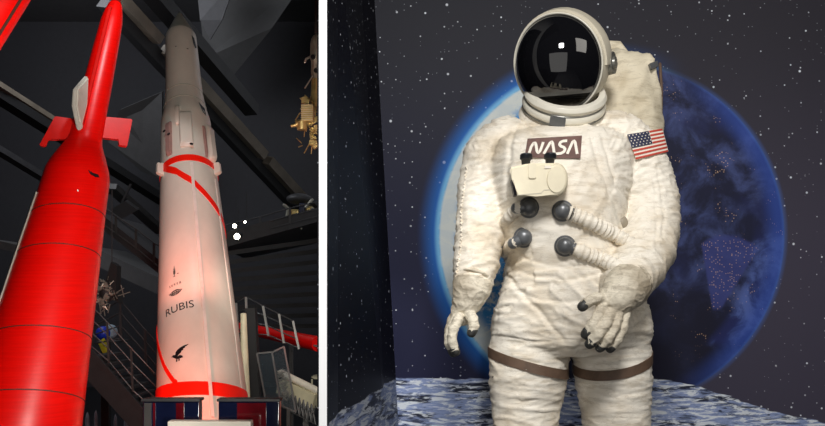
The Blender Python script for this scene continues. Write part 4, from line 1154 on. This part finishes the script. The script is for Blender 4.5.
# connectors and hoses -----------------------------------------------------------
def connector(px_, py_, tx, ty):
    s_ = skin_pt(px_, py_, 0); c_ = s_; Yk = s_.y
    out = (EYEV-s_).normalized(); dirv = (P(tx, ty, Yk)-P(px_, py_, Yk)).normalized()
    x_, y_, _ = frame(out)
    bm = B(); rg = []
    for h_, r_ in ((-.02, .031), (.006, .031), (.010, .029), (.012, .025), (.020, .024), (.028, .021), (.034, .013), (.036, .002)):
        rg.append([c_+out*h_+(x_*math.cos(2*PI*q/32)+y_*math.sin(2*PI*q/32))*r_ for q in range(32)])
    loft(bm, rg); cn = obj('hose_connector', bm, M['conn'], ast)
    bm = B(); tube(bm, [c_+out*.014, c_+out*.013+dirv*.026, c_+out*.010+dirv*.036], [.0185, .018, .017], 20); obj('elbow', bm, M['conn'], cn)
    return c_+out*.012+dirv*.03
def hose(start, pix, r_, lift=.012):
    pts = [start]+[skin_pt(x, y, lift) for x, y in pix[:-1]]+[skin_pt(pix[-1][0], pix[-1][1], -.022)]
    # subdivide with catmull-rom
    out = []
    for i in range(len(pts)-1):
        p0, p1, p2, p3 = pts[max(i-1, 0)], pts[i], pts[i+1], pts[min(i+2, len(pts)-1)]
        for s_ in range(14):
            t_ = s_/14; out.append(.5*((2*p1)+(p2-p0)*t_+(2*p0-5*p1+4*p2-p3)*t_*t_+(3*p1-p0-3*p2+p3)*t_**3))
    out.append(pts[-1]); L_ = 0; rad = []
    for i, p in enumerate(out):
        if i: L_ += (p-out[i-1]).length
        rad.append(r_*(1+.09*math.cos(L_*2*PI/.0155+3*noise.noise(p*40))+.10*noise.noise(p*70)))
    for i in range(len(out)): out[i] = out[i]
    bm = B(); tube(bm, out, rad, 22); return obj('hose', bm, M['suit'], ast)
e_ = connector(529, 207.5, 519, 208); hose(e_, [(515, 211), (508, 218), (504, 227)], .018)
e_ = connector(524, 237.5, 514, 243); hose(e_, [(511, 245), (505, 254)], .017)
e_ = connector(562.5, 211, 572, 214); hose(e_, [(580, 217), (592, 223), (604, 229), (615, 235), (630, 243)], .0215)
e_ = connector(565, 246, 574, 249); hose(e_, [(582, 252), (592, 256), (603, 260), (618, 267)], .0205)
p = skin_pt(622, 223, 0); bm = B(); sph(bm, p, .018, (1, .8, 1.2)); obj('hose_end_cap', bm, mat('dull beige metal', (150, 140, 122), .5), ast)
# small dark snap on the thigh
p = skin_pt(493, 377, 0); bm = B(); sph(bm, p, .003); obj('snap', bm, M['ink'], ast)

# gloves --------------------------------------------------------------------------
def glove(name, palm, fingers, thumb, cuff, voxel=.0026):
    bm = B()
    for (x, y, Y_, rx, ry, rz, rot) in palm: sph(bm, P(x, y, Y_), 1, (W(rx, Y_), W(ry, Y_), W(rz, Y_)), 24, 16, Matrix.Rotation(rot, 3, 'Y'))
    tube(bm, [P(x, y, Y_) for x, y, Y_, r_ in cuff], [W(r_, Y_) for x, y, Y_, r_ in cuff], 28)
    for fg in fingers+[thumb]: tube(bm, [P(x, y, Y_) for x, y, Y_, r_ in fg], [W(r_, Y_) for x, y, Y_, r_ in fg], 16)
    me = remesh(bm, name, voxel, 5)
    def fn(co_, n_):
        nn = noise.noise
        return ridge(nn(co_*42))*.0022+nn(co_*90)*.001
    displace(me, fn)
    gl = me_obj(name, me, M['glove'], ast)
    for fg in fingers+[thumb]:
        (x0, y0, Y0, r0), (x1, y1, Y1, r1) = fg[-2], fg[-1]
        a, b = P(x0, y0, Y0), P(x1, y1, Y1); d_ = (b-a).normalized(); r_ = W(r1, Y1)*1.07
        bm = B(); x_, y_, _ = frame(d_); rg = []
        for h_, s_ in ((-.011, .96), (-.010, 1.03), (-.002, 1.05), (.004, 1.0), (.009, .86), (.0125, .6), (.0145, .1)):
            rg.append([b+d_*h_*(r_/.0125)+(x_*math.cos(2*PI*q/20)+y_*math.sin(2*PI*q/20))*r_*s_ for q in range(20)])
        loft(bm, rg); obj('fingertip', bm, M['tip'], gl)
    return gl
YR = 2.35
glove('right_glove'.replace('right_', ''), [(612, 304, YR, 16, 8.5, 15.5, -.55), (604, 302, YR, 9, 7, 9, .3)],
      [[(603, 306, YR-.012, 5.8), (598, 317, YR-.03, 5.9), (592, 326, YR-.035, 5.6), (586.5, 333.5, YR-.025, 5.1)],
       [(611, 310, YR-.012, 5.8), (606, 323, YR-.038, 6.0), (598, 335, YR-.045, 5.6), (590.5, 343, YR-.03, 5.1)],
       [(618, 313, YR-.006, 5.6), (615, 327, YR-.028, 5.5), (607.5, 340, YR-.036, 5.2), (600.5, 347, YR-.022, 4.7)],
       [(625, 314, YR+.006, 5.2), (623, 328, YR-.010, 4.9), (617, 340, YR-.016, 4.7), (610.5, 348, YR-.006, 4.3)]],
      [(605, 300, YR-.005, 6.5), (597, 298, YR-.02, 6.2), (589, 301, YR-.03, 5.4), (583, 306, YR-.03, 4.8)],
      [(628, 285, YR+.05, 23.5), (623, 291, YR+.02, 21.5), (615, 299, YR+.01, 17.5)])
YL = 2.52
glove('glove', [(463, 311, YL, 12, 9, 15, .25)],
      [[(459, 318, YL-.03, 4.9), (453, 330, YL-.045, 5.0), (452, 342, YL-.045, 4.8), (455.5, 351, YL-.04, 4.3)],
       [(456, 318, YL-.012, 5.0), (450, 331, YL-.02, 5.0), (449, 343, YL-.022, 4.7), (453, 352, YL-.02, 4.3)],
       [(454, 316, YL+.012, 4.9), (449.5, 329, YL+.01, 4.8), (449, 341, YL+.008, 4.5), (452, 350, YL+.005, 4.1)],
       [(455, 314, YL+.03, 4.5), (450, 325, YL+.03, 4.3), (449, 335, YL+.03, 4.0), (451, 342, YL+.03, 3.8)]],
      [(469, 312, YL-.02, 6), (473, 320, YL-.035, 5.4), (474.5, 327, YL-.04, 5.0), (472, 332, YL-.04, 4.5)],
      [(472.5, 284, YL+.01, 19.8), (471, 291, YL, 18.6), (467, 302, YL, 15)])
# boots
for cx_ in (522, 621):
    c_ = P(cx_, 620, YA); bm = B()
    rings = []
    for y_, hw, h_ in ((.15, .035, .07), (.13, .055, .11), (.06, .068, .16), (0, .07, .17), (-.06, .068, .14), (-.12, .066, .10), (-.17, .058, .08), (-.20, .03, .05)):
        rings.append([Vector((c_.x+hw*math.copysign(abs(math.cos(q))**.6, math.cos(q)), YA+y_, max(0.004, h_*.5+h_*.5*math.copysign(abs(math.sin(q))**.6, math.sin(q))))) for q in [2*PI*k_/28 for k_ in range(28)]])
    loft(bm, rings); obj('boot', bm, M['shell'], ast)

# ------------------------------------------------------------------ light
wd = bpy.data.worlds.new('world'); bpy.context.scene.world = wd; wd.use_nodes = True
wd.node_tree.nodes['Background'].inputs[0].default_value = (.8, .85, 1, 1); wd.node_tree.nodes['Background'].inputs[1].default_value = .012
def area(name, loc, aim, size, power, col=(1, 1, 1), spread=PI, sy=None):
    l = bpy.data.lights.new(name, 'AREA'); l.energy = power; l.color = col; l.size = size; l.spread = spread
    if sy: l.shape = 'RECTANGLE'; l.size_y = sy
    o = bpy.data.objects.new(name, l); C.objects.link(o); o.location = loc
    o.rotation_euler = (Vector(aim)-Vector(loc)).to_track_quat('-Z', 'Y').to_euler(); return o
def spot(name, loc, aim, power, ang, col=(1, 1, 1), rad=.1, blend=.4):
    l = bpy.data.lights.new(name, 'SPOT'); l.energy = power; l.color = col; l.spot_size = math.radians(ang); l.spot_blend = blend; l.shadow_soft_size = rad
    o = bpy.data.objects.new(name, l); C.objects.link(o); o.location = loc
    o.rotation_euler = (Vector(aim)-Vector(loc)).to_track_quat('-Z', 'Y').to_euler(); return o
# booth
area('booth_key', (.25, .3, 2.75), (.5, 2.7, 1.3), .45, 58, (1, .98, .96))
area('booth_fill', (-.02, .6, 1.2), (.6, 3.5, 1.2), 1.7, 8, (1, .97, .93))
area('booth_right', (1.9, 1.2, 2.6), (.9, 3.5, 1.0), 1.0, 10, (1, .95, .88))
# lamp added only to whiten the partition end
spot('partition_fill_added', (-.19, .6, 2.9), (-.24, 2.3, 1.2), 130, 30, rad=.05)
# hall
ra = R.B+R.d*2.2
spot('rocket_spot', (-.6, 3.6, .2), R.B+R.d*1.35, 105, 50, (1, .97, .89), .12)
spot('red_bounce_fill', (-2.12, 6.35, .2), R.B+R.d*.9, 58, 110, (1, .14, .07), .12)  # red lamp added in place of bounce from the red rocket
spot('red_bounce_fill_high', (-2.15, 7.2, 1.5), R.B+R.d*2.4, 34, 110, (1, .22, .15), .12)  # second added lamp, same red bounce higher up
spot('red_spot', (-.75, 3.6, 1.9), R2.B+R2.d*1.5, 330, 75, (1, .93, .85), .12)
area('hall_ambient', (-6, 12.5, 6.8), (-5, 19, 3), 4, 380, (.9, .93, 1))
spot('stair_spot', (-2.0, 6.5, 4.5), P(110, 370, 9.8), 100, 50, (.9, .95, 1))
spot('launcher_spot', (-1.3, 6, 3.0), P(300, 385, 9.5), 160, 28, (1, .95, .85))
spot('probe_spot', (-1.6, 5.5, 1.6), P(312, 100, 8.5), 120, 22, (1, .92, .75))
